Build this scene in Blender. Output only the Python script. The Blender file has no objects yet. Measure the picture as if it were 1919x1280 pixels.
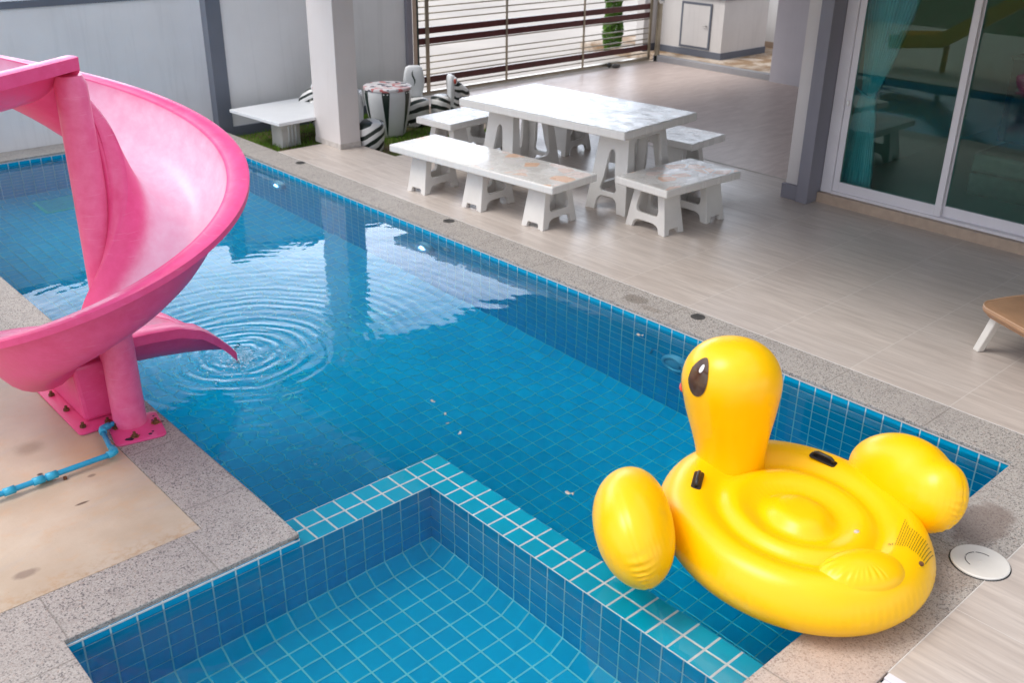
import bpy, bmesh, math, random
from mathutils import Vector, Matrix, noise as mnoise
random.seed(7)
R = math.radians
scn = bpy.context.scene
COL = scn.collection

# ---------------------------------------------------------------- camera
def make_camera():
    yaw, pitch, roll = R(42.3477), R(25.2677), R(0.66667)
    fw = Vector((math.sin(yaw)*math.cos(pitch), math.cos(yaw)*math.cos(pitch), -math.sin(pitch)))
    rt = fw.cross(Vector((0, 0, 1))).normalized(); up = rt.cross(fw)
    c, s = math.cos(roll), math.sin(roll)
    r, u = c*rt + s*up, -s*rt + c*up
    cd = bpy.data.cameras.new('camera'); co = bpy.data.objects.new('camera', cd); COL.objects.link(co)
    m = Matrix.Identity(4)
    for i in range(3):
        m[i][0], m[i][1], m[i][2] = r[i], u[i], -fw[i]
    m.translation = Vector((0, 0, 2.6))
    co.matrix_world = m
    cd.sensor_width = 36; cd.lens = 1851.95/1919*36
    cd.clip_start = .05; cd.clip_end = 600
    cd.dof.use_dof = True; cd.dof.focus_distance = 5.2; cd.dof.aperture_fstop = 3.2
    scn.camera = co
make_camera()

# ---------------------------------------------------------------- world, sun, exposure
SUN_EL, SUN_AZ = R(56), R(300)      # azimuth clockwise from +Y
def make_world():
    w = bpy.data.worlds.new('World'); scn.world = w; w.use_nodes = True
    nt = w.node_tree; nt.nodes.clear()
    N = nt.nodes.new; L = nt.links.new
    out = N('ShaderNodeOutputWorld'); bg = N('ShaderNodeBackground')
    sky = N('ShaderNodeTexSky'); sky.sky_type = 'NISHITA'; sky.sun_disc = False
    sky.sun_elevation = SUN_EL; sky.sun_rotation = SUN_AZ; sky.dust_density = 2.0
    tc = N('ShaderNodeTexCoord')
    mp = N('ShaderNodeMapping'); mp.inputs['Scale'].default_value = (1.2, 1.2, 3.0); mp.inputs['Location'].default_value = (1.3, .4, 0)
    no = N('ShaderNodeTexNoise'); no.inputs['Scale'].default_value = 1.7; no.inputs['Detail'].default_value = 9; no.inputs['Roughness'].default_value = .58
    cr = N('ShaderNodeMapRange'); cr.inputs[1].default_value = .36; cr.inputs[2].default_value = .62; cr.clamp = True
    L(tc.outputs['Generated'], mp.inputs[0]); L(mp.outputs[0], no.inputs['Vector']); L(no.outputs['Fac'], cr.inputs[0])
    mx = N('ShaderNodeMix'); mx.data_type = 'RGBA'
    def dirmask(v, lo, hi):
        d = N('ShaderNodeVectorMath'); d.operation = 'DOT_PRODUCT'; L(tc.outputs['Generated'], d.inputs[0]); d.inputs[1].default_value = Vector(v).normalized()
        r = N('ShaderNodeMapRange'); r.interpolation_type = 'SMOOTHSTEP'; r.inputs[1].default_value = lo; r.inputs[2].default_value = hi; L(d.outputs['Value'], r.inputs[0]); return r.outputs[0]
    def mth(op, a, b):
        x = N('ShaderNodeMath'); x.operation = op
        for i, q in enumerate((a, b)):
            if hasattr(q, 'is_output'): L(q, x.inputs[i])
            else: x.inputs[i].default_value = q
        return x.outputs[0]
    sepd = N('ShaderNodeSeparateXYZ'); L(tc.outputs['Generated'], sepd.inputs[0])
    bank = dirmask((.60, .76, .22), .60, .93)            # bright cloud bank low over the carport side
    low = N('ShaderNodeMapRange'); low.inputs[1].default_value = .50; low.inputs[2].default_value = .30; low.interpolation_type = 'SMOOTHSTEP'; L(sepd.outputs[2], low.inputs[0])
    bank = mth('MULTIPLY', bank, low.outputs[0])
    gap = dirmask((.52, .62, .62), .86, .97)             # blue gap higher up
    f = mth('MULTIPLY', cr.outputs[0], .9); f = mth('MULTIPLY', f, mth('SUBTRACT', 1, gap))
    f = mth('MAXIMUM', f, mth('MULTIPLY', bank, mth('ADD', mth('MULTIPLY', cr.outputs[0], .35), .6)))
    L(f, mx.inputs[0]); L(sky.outputs[0], mx.inputs[6])
    cc = N('ShaderNodeMix'); cc.data_type = 'RGBA'; L(bank, cc.inputs[0]); cc.inputs[6].default_value = (11.5, 11.6, 11.9, 1); cc.inputs[7].default_value = (33, 36, 41, 1)
    L(cc.outputs[2], mx.inputs[7])
    L(mx.outputs[2], bg.inputs[0]); bg.inputs[1].default_value = .11
    L(bg.outputs[0], out.inputs[0])
make_world()
def make_sun():
    ld = bpy.data.lights.new('sun', 'SUN'); ld.energy = 1.3; ld.angle = R(26); ld.color = (1, .95, .88)
    lo = bpy.data.objects.new('sun', ld); COL.objects.link(lo)
    d = Vector((math.sin(SUN_AZ)*math.cos(SUN_EL), math.cos(SUN_AZ)*math.cos(SUN_EL), math.sin(SUN_EL)))
    lo.rotation_euler = d.to_track_quat('Z', 'Y').to_euler(); lo.location = (-8, 6, 14)
make_sun()
vs = scn.view_settings
vs.view_transform = 'Standard'; vs.look = 'None'; vs.gamma = 1; vs.use_curve_mapping = False; vs.exposure = .62
scn.cycles.max_bounces = 14; scn.cycles.transmission_bounces = 10; scn.cycles.transparent_max_bounces = 12
scn.cycles.diffuse_bounces = 5; scn.cycles.glossy_bounces = 5
scn.cycles.caustics_refractive = True; scn.cycles.caustics_reflective = False; scn.cycles.blur_glossy = .5
scn.cycles.sample_clamp_indirect = 6

# ---------------------------------------------------------------- materials
class NT:
    def __init__(s, name):
        s.m = bpy.data.materials.new(name); s.m.use_nodes = True
        s.nt = s.m.node_tree; s.nt.nodes.clear()
        s.out = s.n('ShaderNodeOutputMaterial')
    def n(s, t, **kw):
        x = s.nt.nodes.new(t)
        for k, v in kw.items(): setattr(x, k, v)
        return x
    def l(s, a, b): s.nt.links.new(a, b)
    def put(s, sock, v):
        if hasattr(v, 'is_output'): s.l(v, sock)
        else: sock.default_value = v
    def math(s, op, a, b=None, c=None, clamp=False):
        x = s.n('ShaderNodeMath', operation=op); x.use_clamp = clamp
        s.put(x.inputs[0], a)
        if b is not None: s.put(x.inputs[1], b)
        if c is not None: s.put(x.inputs[2], c)
        return x.outputs[0]
    def rng(s, v, a, b, c=0., d=1., smooth=False):
        x = s.n('ShaderNodeMapRange'); x.clamp = True
        if smooth: x.interpolation_type = 'SMOOTHSTEP'
        s.put(x.inputs[0], v)
        for i, q in enumerate((a, b, c, d)): x.inputs[i+1].default_value = q
        return x.outputs[0]
    def mix(s, f, a, b):
        x = s.n('ShaderNodeMix', data_type='RGBA')
        s.put(x.inputs[0], f)
        for i, q in ((6, a), (7, b)):
            if isinstance(q, tuple): q = q if len(q) == 4 else (*q, 1)
            s.put(x.inputs[i], q)
        return x.outputs[2]
    def coord(s, kind='Object', scale=(1, 1, 1), loc=(0, 0, 0), rot=(0, 0, 0)):
        t = s.n('ShaderNodeTexCoord'); m = s.n('ShaderNodeMapping')
        m.inputs['Scale'].default_value = scale; m.inputs['Location'].default_value = loc; m.inputs['Rotation'].default_value = rot
        s.l(t.outputs[kind], m.inputs[0]); return m.outputs[0]
    def pos(s, scale=(1, 1, 1), rot=(0, 0, 0)):
        g = s.n('ShaderNodeNewGeometry'); m = s.n('ShaderNodeMapping')
        m.inputs['Scale'].default_value = scale; m.inputs['Rotation'].default_value = rot
        s.l(g.outputs['Position'], m.inputs[0]); return m.outputs[0]
    def noise(s, vec, scale, detail=4, rough=.55, dist=0.):
        x = s.n('ShaderNodeTexNoise'); s.l(vec, x.inputs['Vector'])
        x.inputs['Scale'].default_value = scale; x.inputs['Detail'].default_value = detail
        x.inputs['Roughness'].default_value = rough; x.inputs['Distortion'].default_value = dist
        return x.outputs['Fac']
    def vor(s, vec, scale, feature='F1'):
        x = s.n('ShaderNodeTexVoronoi', feature=feature); s.l(vec, x.inputs['Vector']); x.inputs['Scale'].default_value = scale
        return x
    def bump(s, h, strength=.3, dist=.01, normal=None):
        x = s.n('ShaderNodeBump'); s.put(x.inputs['Height'], h)
        x.inputs['Strength'].default_value = strength; x.inputs['Distance'].default_value = dist
        if normal is not None: s.l(normal, x.inputs['Normal'])
        return x.outputs[0]
    def pbr(s, col, rough=.5, spec=.5, normal=None, metal=0., **kw):
        p = s.n('ShaderNodeBsdfPrincipled')
        if isinstance(col, tuple) and len(col) == 3: col = (*col, 1)
        s.put(p.inputs['Base Color'], col); s.put(p.inputs['Roughness'], rough); s.put(p.inputs['Specular IOR Level'], spec)
        s.put(p.inputs['Metallic'], metal)
        if normal is not None: s.l(normal, p.inputs['Normal'])
        for k, v in kw.items(): s.put(p.inputs[k.replace('_', ' ')], v)
        s.l(p.outputs[0], s.out.inputs[0]); return p

def m_plain(name, col, rough=.5, var=.08, scale=6, bump=.05, bscale=60, spec=.5, metal=0.):
    t = NT(name); v = t.pos()
    n = t.noise(v, scale, 5)
    dark = tuple(c*(1-var*2) for c in col)
    c = t.mix(t.rng(n, .3, .7), dark, col)
    b = t.bump(t.noise(v, bscale, 4), bump, .01)
    t.pbr(c, rough, spec, b, metal); return t.m

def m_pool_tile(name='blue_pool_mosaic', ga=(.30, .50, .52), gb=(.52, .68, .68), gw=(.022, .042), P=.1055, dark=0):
    t = NT(name)
    uv = t.n('ShaderNodeUVMap').outputs[0]
    sp = t.n('ShaderNodeSeparateXYZ'); t.l(uv, sp.inputs[0])
    edges = []; ids = []
    for i in range(2):
        q = t.math('DIVIDE', sp.outputs[i], P)
        fr = t.math('FRACT', q); ids.append(t.math('FLOOR', q))
        edges.append(t.math('SUBTRACT', .5, t.math('ABSOLUTE', t.math('SUBTRACT', fr, .5))))
    d = t.math('MINIMUM', edges[0], edges[1])
    wob = t.math('MULTIPLY', t.math('SUBTRACT', t.noise(uv, 60, 2), .5), .012)
    d2 = t.math('ADD', d, wob)
    g = t.rng(d2, gw[0], gw[1], 1, 0, True)
    cb = t.n('ShaderNodeCombineXYZ'); t.l(ids[0], cb.inputs[0]); t.l(ids[1], cb.inputs[1])
    wn = t.n('ShaderNodeTexWhiteNoise', noise_dimensions='3D'); t.l(cb.outputs[0], wn.inputs['Vector'])
    tile = t.mix(wn.outputs['Value'], (.0, .42, .63), (.001, .49, .69))
    blot = t.noise(uv, 14, 3)
    tile = t.mix(t.rng(blot, .35, .75, 0, .35), tile, (.002, .51, .71))
    lowf = t.noise(uv, 1.1, 3)
    tile = t.mix(t.rng(lowf, .3, .7, 0, .3), tile, (.0, .33, .56))
    grout = t.mix(t.noise(uv, 22, 4), ga, gb)
    c = t.mix(g, tile, grout)
    h = t.rng(d, .02, .075, 0, 1, True)
    h = t.math('ADD', h, t.math('MULTIPLY', t.noise(uv, 9, 2), .35))
    b = t.bump(h, .6, .004)
    if dark: c = t.mix(t.math('MULTIPLY', t.math('SUBTRACT', 1, g), dark), c, (.0, .22, .50))  # weaker light on upright pool walls, put into their tile colour
    t.pbr(c, t.rng(g, 0, 1, .12, .7), .5, b); return t.m

def m_granite(name='speckled_granite'):
    t = NT(name); v = t.pos()
    fine = t.noise(v, 240, 3, .75); mid = t.noise(v, 90, 3, .7)
    vo = t.vor(v, 165); vr = t.n('ShaderNodeSeparateColor'); t.l(vo.outputs['Color'], vr.inputs[0])
    c = t.mix(t.rng(vr.outputs[0], .25, .8), (.215, .195, .175), (.41, .38, .35))
    c = t.mix(t.rng(fine, .40, .66), c, (.55, .51, .47))
    c = t.mix(t.rng(vr.outputs[1], .80, .90, 0, .85), c, (.09, .085, .09))
    c = t.mix(t.rng(mid, .57, .72, 0, .6), c, (.17, .155, .155))
    c = t.mix(t.rng(t.noise(v, 60, 2), .58, .72, 0, .45), c, (.45, .31, .24))
    big = t.noise(v, 1.7, 4)
    c = t.mix(t.rng(big, .42, .68, 0, .4), c, (.35, .315, .29))
    # pinker, drier stone at the near pool end, and the stains left by water
    g = t.n('ShaderNodeNewGeometry'); s = t.n('ShaderNodeSeparateXYZ'); t.l(g.outputs['Position'], s.inputs[0])
    pink = t.math('MULTIPLY', t.rng(s.outputs[0], 3.35, 2.75), t.rng(s.outputs[1], 1.5, 1.35))
    c = t.mix(t.math('MULTIPLY', pink, .5), c, (.62, .45, .36))
    def stain(c, x, y, rx, ry, k, col, wob=.5):
        dx = t.math('DIVIDE', t.math('SUBTRACT', s.outputs[0], x), rx); dy = t.math('DIVIDE', t.math('SUBTRACT', s.outputs[1], y), ry)
        r = t.math('SQRT', t.math('ADD', t.math('MULTIPLY', dx, dx), t.math('MULTIPLY', dy, dy)))
        r = t.math('ADD', r, t.math('MULTIPLY', t.math('SUBTRACT', t.noise(v, 14, 4, .7), .5), wob*2.4))
        return t.mix(t.rng(r, 1.05, .75, 0, k), c, col)
    c = t.mix(t.rng(t.noise(v, 6, 5, .7), .52, .72, 0, .38), c, (.20, .18, .165))
    c = stain(c, 4.80, 4.02, .07, .10, .5, (.11, .085, .06))
    c = stain(c, 4.75, 3.85, .04, .09, .35, (.14, .11, .08))
    c = stain(c, 4.02, 1.28, .22, .12, .6, (.17, .12, .10), .4)
    c = stain(c, 3.62, 1.20, .20, .10, .35, (.25, .18, .14), .6)
    # slab joints every 0.61 m
    sx = t.n('ShaderNodeUVMap').outputs[0]; su = t.n('ShaderNodeSeparateXYZ'); t.l(sx, su.inputs[0])
    fr = t.math('FRACT', t.math('DIVIDE', su.outputs[0], .61))
    d = t.math('SUBTRACT', .5, t.math('ABSOLUTE', t.math('SUBTRACT', fr, .5)))
    c = t.mix(t.rng(d, .004, .008, .5, 0), c, (.17, .15, .13))
    h = t.math('ADD', t.noise(v, 140, 3, .7), t.math('MULTIPLY', t.rng(d, .002, .008), 1.5))
    t.pbr(c, .62, .4, t.bump(h, .35, .004)); return t.m

def m_deck():
    t = NT('wood_grain_porcelain'); 
    v = t.pos()
    g = t.n('ShaderNodeNewGeometry'); s = t.n('ShaderNodeSeparateXYZ'); t.l(g.outputs['Position'], s.inputs[0])
    q = .607
    fx = t.math('DIVIDE', t.math('SUBTRACT', s.outputs[0], 5.2), q); fy = t.math('DIVIDE', t.math('SUBTRACT', s.outputs[1], 1.893), q)
    ids = t.n('ShaderNodeCombineXYZ'); t.l(t.math('FLOOR', fx), ids.inputs[0]); t.l(t.math('FLOOR', fy), ids.inputs[1])
    wn = t.n('ShaderNodeTexWhiteNoise', noise_dimensions='3D'); t.l(ids.outputs[0], wn.inputs['Vector'])
    def ed(f):
        fr = t.math('FRACT', f); return t.math('SUBTRACT', .5, t.math('ABSOLUTE', t.math('SUBTRACT', fr, .5)))
    d = t.math('MINIMUM', ed(fx), ed(fy))
    # streaks running along the pool, shifted from tile to tile
    add = t.n('ShaderNodeVectorMath', operation='MULTIPLY_ADD'); t.l(wn.outputs['Color'], add.inputs[0]); add.inputs[1].default_value = (6, 6, 0)
    st = t.pos(scale=(16, 1.3, 1)); t.l(st, add.inputs[2])
    n1 = t.noise(add.outputs[0], 1.2, 6, .6, .4)
    st2 = t.pos(scale=(60, 3.5, 1)); n2 = t.noise(st2, 1.5, 4, .6)
    c = t.mix(t.rng(n1, .35, .68), (.46, .395, .35), (.61, .54, .485))
    c = t.mix(t.rng(n2, .45, .7, 0, .45), c, (.37, .325, .295))
    c = t.mix(t.rng(wn.outputs['Value'], 0, 1, 0, .22), c, (.50, .455, .43))
    c = t.mix(t.rng(d, .0028, .0055, .6, 0), c, (.66, .62, .58))
    smear = t.noise(v, 2.2, 4)
    rgh = t.math('ADD', t.rng(smear, .35, .7, .27, .40), t.math('MULTIPLY', t.rng(n2, .3, .7), .06))
    h = t.math('ADD', t.math('MULTIPLY', n2, .25), t.rng(d, .002, .008))
    t.pbr(c, rgh, .5, t.bump(h, .25, .0025)); return t.m

def m_carport():
    t = NT('carport_tile'); v = t.pos(scale=(2.2, 9, 1), rot=(0, 0, R(25)))
    n = t.noise(v, 1.3, 6, .6, .8)
    g = t.n('ShaderNodeNewGeometry'); s = t.n('ShaderNodeSeparateXYZ'); t.l(g.outputs['Position'], s.inputs[0])
    def ed(o, p):
        fr = t.math('FRACT', t.math('DIVIDE', t.math('SUBTRACT', o, p), .42)); return t.math('SUBTRACT', .5, t.math('ABSOLUTE', t.math('SUBTRACT', fr, .5)))
    d = t.math('MINIMUM', ed(s.outputs[0], .1), ed(s.outputs[1], .2))
    c = t.mix(t.rng(n, .35, .7), (.50, .405, .365), (.62, .52, .475))
    c = t.mix(t.rng(d, .004, .012, .45, 0), c, (.42, .33, .30))
    t.pbr(c, .38, .4, t.bump(t.math('ADD', n, t.rng(d, .003, .012)), .2, .003)); return t.m

def m_pad():
    t = NT('cream_painted_concrete'); v = t.pos()
    g = t.n('ShaderNodeNewGeometry'); s = t.n('ShaderNodeSeparateXYZ'); t.l(g.outputs['Position'], s.inputs[0])
    n = t.noise(v, 2.2, 6, .6); n2 = t.noise(v, 11, 5, .65)
    c = t.mix(t.rng(n, .35, .7), (.46, .37, .27), (.58, .50, .395))
    c = t.mix(t.rng(n2, .52, .72, 0, .5), c, (.56, .38, .23))
    def spot(c, x, y, rx, ry, k, col, wob=.3, soft=.3):
        dx = t.math('DIVIDE', t.math('SUBTRACT', s.outputs[0], x), rx); dy = t.math('DIVIDE', t.math('SUBTRACT', s.outputs[1], y), ry)
        r = t.math('SQRT', t.math('ADD', t.math('MULTIPLY', dx, dx), t.math('MULTIPLY', dy, dy)))
        r = t.math('ADD', r, t.math('MULTIPLY', t.math('SUBTRACT', t.noise(v, 9, 5, .7), .5), wob*2))
        return t.mix(t.rng(r, 1+soft, 1-soft, 0, k), c, col)
    c = spot(c, 1.14, 4.66, .17, .16, .5, (.42, .34, .26), .6, .3)
    c = spot(c, 1.06, 4.72, .06, .06, .6, (.25, .18, .12), .5, .5)
    c = spot(c, 1.28, 4.42, .12, .22, .5, (.62, .36, .18), .5, .5)
    c = spot(c, .72, 3.72, .045, .025, .75, (.24, .18, .14), .7, .3)
    c = spot(c, 1.02, 4.44, .013, .012, .95, (.03, .02, .02), .1)
    c = spot(c, 1.08, 4.07, .03, .008, .9, (.10, .07, .05), .2)
    c = spot(c, 1.20, 4.27, .018, .012, .7, (.2, .14, .1), .2)
    c = t.mix(t.rng(t.noise(t.pos(scale=(1, 3, 1)), 1.6, 6, .7, .8), .52, .66, 0, .35), c, (.42, .40, .38))
    c = t.mix(t.rng(t.noise(v, 120, 2, .7), .70, .76, 0, .5), c, (.22, .15, .1))
    edge = t.rng(s.outputs[1], 3.66, 3.56, 0, 1)
    c = t.mix(t.math('MULTIPLY', edge, t.rng(t.noise(v, 22, 5, .7), .45, .65, 0, .7)), c, (.40, .27, .16))
    t.pbr(c, t.rng(n, .3, .7, .4, .6), .4, t.bump(t.noise(v, 70, 5), .12, .005)); return t.m

def m_water():
    t = NT('pool_water')
    vec = t.coord('Object')
    sp = t.n('ShaderNodeSeparateXYZ'); t.l(vec, sp.inputs[0])
    warp = t.math('MULTIPLY', t.math('SUBTRACT', t.noise(vec, 2.3, 3), .5), .13)
    warp2 = t.math('MULTIPLY', t.math('SUBTRACT', t.noise(vec, 11, 3), .5), .016)
    def rings(cx, cy, lam, amp, decay, core, lam2=1.0):
        dx = t.math('SUBTRACT', sp.outputs[0], cx); dy = t.math('SUBTRACT', sp.outputs[1], cy)
        r = t.math('SQRT', t.math('ADD', t.math('MULTIPLY', dx, dx), t.math('MULTIPLY', dy, dy)))
        rw = t.math('ADD', t.math('ADD', r, warp), warp2)
        k = t.math('MULTIPLY', t.math('POWER', rw, lam2), 2*math.pi/lam)
        w = t.math('SINE', k)
        e = t.math('MULTIPLY', t.math('EXPONENT', t.math('MULTIPLY', r, -1/decay)), amp)
        if core: e = t.math('MULTIPLY', e, t.rng(r, 0, core, .35, 1))
        return t.math('MULTIPLY', w, e)
    mod = t.rng(t.noise(vec, 3.1, 3, .6, .5), .33, .66, .25, 1.25)
    a = rings(0, 0, .056, .0009, .26, .05)
    b = t.math('MULTIPLY', rings(.03, -.02, .088, .00125, .62, .12), mod)
    b = t.math('ADD', b, t.math('MULTIPLY', rings(.16, .10, .125, .0006, .8, .1), t.math('SUBTRACT', 1.3, mod)))
    c = rings(-.30, -1.36, .06, .0009, .11, .0)
    sw = t.math('MULTIPLY', t.math('SUBTRACT', t.noise(vec, 1.6, 3, .5, .6), .5), .0045)
    sw2 = t.math('MULTIPLY', t.math('SUBTRACT', t.noise(vec, 7, 3, .5, .6), .5), .0004)
    far = t.rng(sp.outputs[1], -3.2, -.4, .10, 1, True)
    h = t.math('ADD', t.math('ADD', a, b), t.math('ADD', c, t.math('MULTIPLY', t.math('ADD', sw, sw2), far)))
    chop = t.math('MULTIPLY', t.math('SUBTRACT', t.noise(vec, 30, 3, .6, 1.2), .5), .0065)
    dd = t.n('ShaderNodeVectorMath', operation='LENGTH'); t.l(vec, dd.inputs[0])
    h = t.math('ADD', h, t.math('MULTIPLY', chop, t.rng(dd.outputs['Value'], .02, .19, 1, 0, True)))
    bp = t.n('ShaderNodeBump'); bp.inputs['Strength'].default_value = 1; bp.inputs['Distance'].default_value = 1; t.l(h, bp.inputs['Height'])
    gl = t.n('ShaderNodeBsdfGlass'); gl.inputs['IOR'].default_value = 1.333; gl.inputs['Roughness'].default_value = 0.0
    t.l(bp.outputs[0], gl.inputs['Normal']); t.l(gl.outputs[0], t.out.inputs[0])
    va = t.n('ShaderNodeVolumeAbsorption'); va.inputs['Color'].default_value = (.05, .92, .985, 1); va.inputs['Density'].default_value = 1.1
    t.l(va.outputs[0], t.out.inputs['Volume']); return t.m

def m_slide(name, fade=1., base=0.):
    t = NT(name); v = t.coord('Object')
    n = t.noise(v, 1.8, 5, .6); n2 = t.noise(v, 16, 5, .65)
    deep = t.mix(t.rng(n2, .3, .7), (.74, .07, .23), (.80, .095, .29))
    pale = t.mix(t.rng(n2, .35, .7), (.83, .46, .61), (.86, .58, .71))
    at = t.n('ShaderNodeAttribute'); at.attribute_name = 'wear'
    w = t.math('ADD', t.math('ADD', at.outputs['Fac'], base), t.math('MULTIPLY', t.math('SUBTRACT', n, .5), .28))
    w = t.math('ADD', w, t.math('MULTIPLY', t.math('SUBTRACT', n2, .5), .12))
    c = t.mix(t.math('MULTIPLY', t.rng(w, .1, .95, 0, 1, True), fade), deep, pale)
    sc = t.noise(t.coord('Object', scale=(3, 3, 40)), 3, 4)
    c = t.mix(t.rng(sc, .62, .75, 0, .3), c, (.86, .45, .60))
    t.pbr(c, t.rng(n2, .3, .7, .30, .48), .45, t.bump(t.noise(v, 45, 4), .10, .006)); return t.m

def m_vinyl(name, col):
    t = NT(name); v = t.coord('Object'); n = t.noise(v, 9, 3)
    c = t.mix(t.rng(n, .35, .7), col, tuple(min(1, x*1.03) for x in col))
    p = t.pbr(c, .31, .45, t.bump(t.noise(v, 5, 2), .08, .01))
    p.inputs['Subsurface Weight'].default_value = .12; p.inputs['Subsurface Radius'].default_value = (.05, .03, .005)
    return t.m

def m_terrazzo(seed, tint):
    t = NT('marble_mosaic_top'); v = t.coord('Object', loc=(seed, seed*.7, 0), scale=(1, 1.25, .05))
    wv = t.n('ShaderNodeVectorMath', operation='ADD'); t.l(v, wv.inputs[0]); wv.inputs[1].default_value = (0, 0, 0)
    vo = t.vor(wv.outputs[0], 6.5); de = t.vor(wv.outputs[0], 6.5, 'DISTANCE_TO_EDGE')
    sc = t.n('ShaderNodeSeparateColor'); t.l(vo.outputs['Color'], sc.inputs[0])
    base = t.mix(t.rng(t.noise(v, 5, 4), .35, .65), (.64, .625, .60), (.72, .71, .69)); base = t.mix(t.math('MULTIPLY', t.rng(sc.outputs[2], .35, .9, 0, .6), t.rng(de.outputs['Distance'], .03, .06)), base, (.52, .50, .475))
    piece = t.mix(t.rng(sc.outputs[1], .2, .8), (.74, .42, .24), (.78, .62, .56))
    piece = t.mix(t.rng(sc.outputs[2], .4, .8), piece, (.72, .69, .68))
    gn = t.n('ShaderNodeNewGeometry'); sn = t.n('ShaderNodeSeparateXYZ'); t.l(gn.outputs['Normal'], sn.inputs[0])
    m = t.math('MULTIPLY', t.math('MULTIPLY', t.rng(sc.outputs[0], .50, .52), t.rng(de.outputs['Distance'], .05, .085)), t.rng(sn.outputs[2], .95, .99))
    mask = t.noise(t.coord('Object', loc=(seed*3, 0, 0)), 1.1, 2)
    c = t.mix(t.math('MULTIPLY', m, tint), base, piece)
    c = t.mix(t.math('MULTIPLY', t.rng(de.outputs['Distance'], .035, .05, 1, 0), .15), c, (.62, .60, .57))
    c = t.mix(t.rng(sn.outputs[2], .90, .99), (.70, .685, .66), c)
    t.pbr(c, t.rng(t.noise(v, 8, 3), .3, .7, .20, .34), .4, t.bump(t.noise(v, 30, 3), .05, .004)); return t.m

def m_zebra(name, scale, ang=0, dist=2.2, thr=.56):
    t = NT(name); v = t.coord('Object', rot=(R(25), R(ang), R(10)))
    w = t.n('ShaderNodeTexWave', wave_type='BANDS', bands_direction='Z'); t.l(v, w.inputs['Vector'])
    w.inputs['Scale'].default_value = scale; w.inputs['Distortion'].default_value = dist; w.inputs['Detail'].default_value = 1; w.inputs['Detail Scale'].default_value = 1.2
    c = t.mix(t.rng(w.outputs['Fac'], thr, thr+.05), (.74, .74, .73), (.012, .022, .018))
    t.pbr(c, .35, .5, t.bump(t.noise(v, 40, 3), .06, .01)); return t.m

def m_wall(name, a, b, rough=.7, stain=.30):
    t = NT(name); v = t.pos(); vs_ = t.pos(scale=(5, 5, .35))
    n = t.noise(v, 1.3, 5); st = t.noise(vs_, 1.4, 6, .7, 1.2)
    c = t.mix(t.rng(n, .3, .7), a, b)
    c = t.mix(t.rng(st, .52, .75, 0, stain), c, tuple(x*.72 for x in a))
    t.pbr(c, rough, .3, t.bump(t.noise(v, 90, 5), .10, .004)); return t.m

def m_glass():
    t = NT('green_tinted_glass')
    tr = t.n('ShaderNodeBsdfTransparent'); tr.inputs[0].default_value = (.62, .90, .84, 1)
    gl = t.n('ShaderNodeBsdfGlossy'); gl.inputs['Roughness'].default_value = .0; gl.inputs[0].default_value = (1, 1, 1, 1)
    fr = t.n('ShaderNodeFresnel'); fr.inputs[0].default_value = 1.48
    mx = t.n('ShaderNodeMixShader'); t.l(fr.outputs[0], mx.inputs[0]); t.l(tr.outputs[0], mx.inputs[1]); t.l(gl.outputs[0], mx.inputs[2])
    t.l(mx.outputs[0], t.out.inputs[0]); return t.m

def m_grass(name, a, b):
    t = NT(name); v = t.pos(); n = t.noise(v, 5, 4); n2 = t.noise(v, 60, 2)
    c = t.mix(t.rng(n, .3, .7), a, b); c = t.mix(t.rng(n2, .5, .8, 0, .5), c, (.20, .19, .05))
    t.pbr(c, .6, .2); return t.m

def m_soil():
    t = NT('lawn_soil'); v = t.pos(); n = t.noise(v, 3.5, 5); n2 = t.noise(v, 40, 5, .7)
    c = t.mix(t.rng(n, .40, .62), (.18, .135, .08), (.07, .11, .02)); c = t.mix(t.rng(n2, .45, .7, 0, .6), c, (.25, .20, .13))
    t.pbr(c, .9, .1, t.bump(n2, .6, .02)); return t.m

def m_road():
    t = NT('pale_concrete_road'); v = t.pos(); n = t.noise(v, .5, 5); n2 = t.noise(v, 12, 5, .7)
    c = t.mix(t.rng(n, .3, .7), (.40, .37, .34), (.50, .46, .42)); c = t.mix(t.rng(n2, .5, .8, 0, .3), c, (.40, .37, .34))
    t.pbr(c, .8, .2, t.bump(n2, .2, .01)); return t.m

def m_kerbpad():
    t = NT('stained_concrete'); v = t.pos(scale=(1, 1, 1)); n = t.noise(v, 2.4, 6, .65, .5); n2 = t.noise(v, 14, 5, .7)
    c = t.mix(t.rng(n, .42, .58), (.58, .50, .42), (.30, .20, .12)); c = t.mix(t.rng(n2, .5, .75, 0, .5), c, (.20, .15, .09))
    t.pbr(c, .8, .2, t.bump(n2, .3, .01)); return t.m

def m_emit(name, col, s):
    t = NT(name); e = t.n('ShaderNodeEmission'); e.inputs[0].default_value = (*col, 1); e.inputs[1].default_value = s
    t.l(e.outputs[0], t.out.inputs[0]); return t.m

def m_eye():
    t = NT('brown_eye_print'); v = t.coord('Object'); n = t.noise(v, 6, 3)
    c = t.mix(t.rng(n, .4, .65), (.06, .032, .02), (.17, .10, .055)); t.pbr(c, .15, .6); return t.m

def m_curtain():
    t = NT('teal_curtain_cloth'); v = t.pos(scale=(60, 60, 2)); n = t.noise(v, 1.5, 4)
    c = t.mix(t.rng(n, .35, .7), (.22, .50, .66), (.32, .62, .78))
    p = t.pbr(c, .8, .2, t.bump(t.noise(t.pos(), 180, 3), .15, .003)); return t.m

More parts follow.
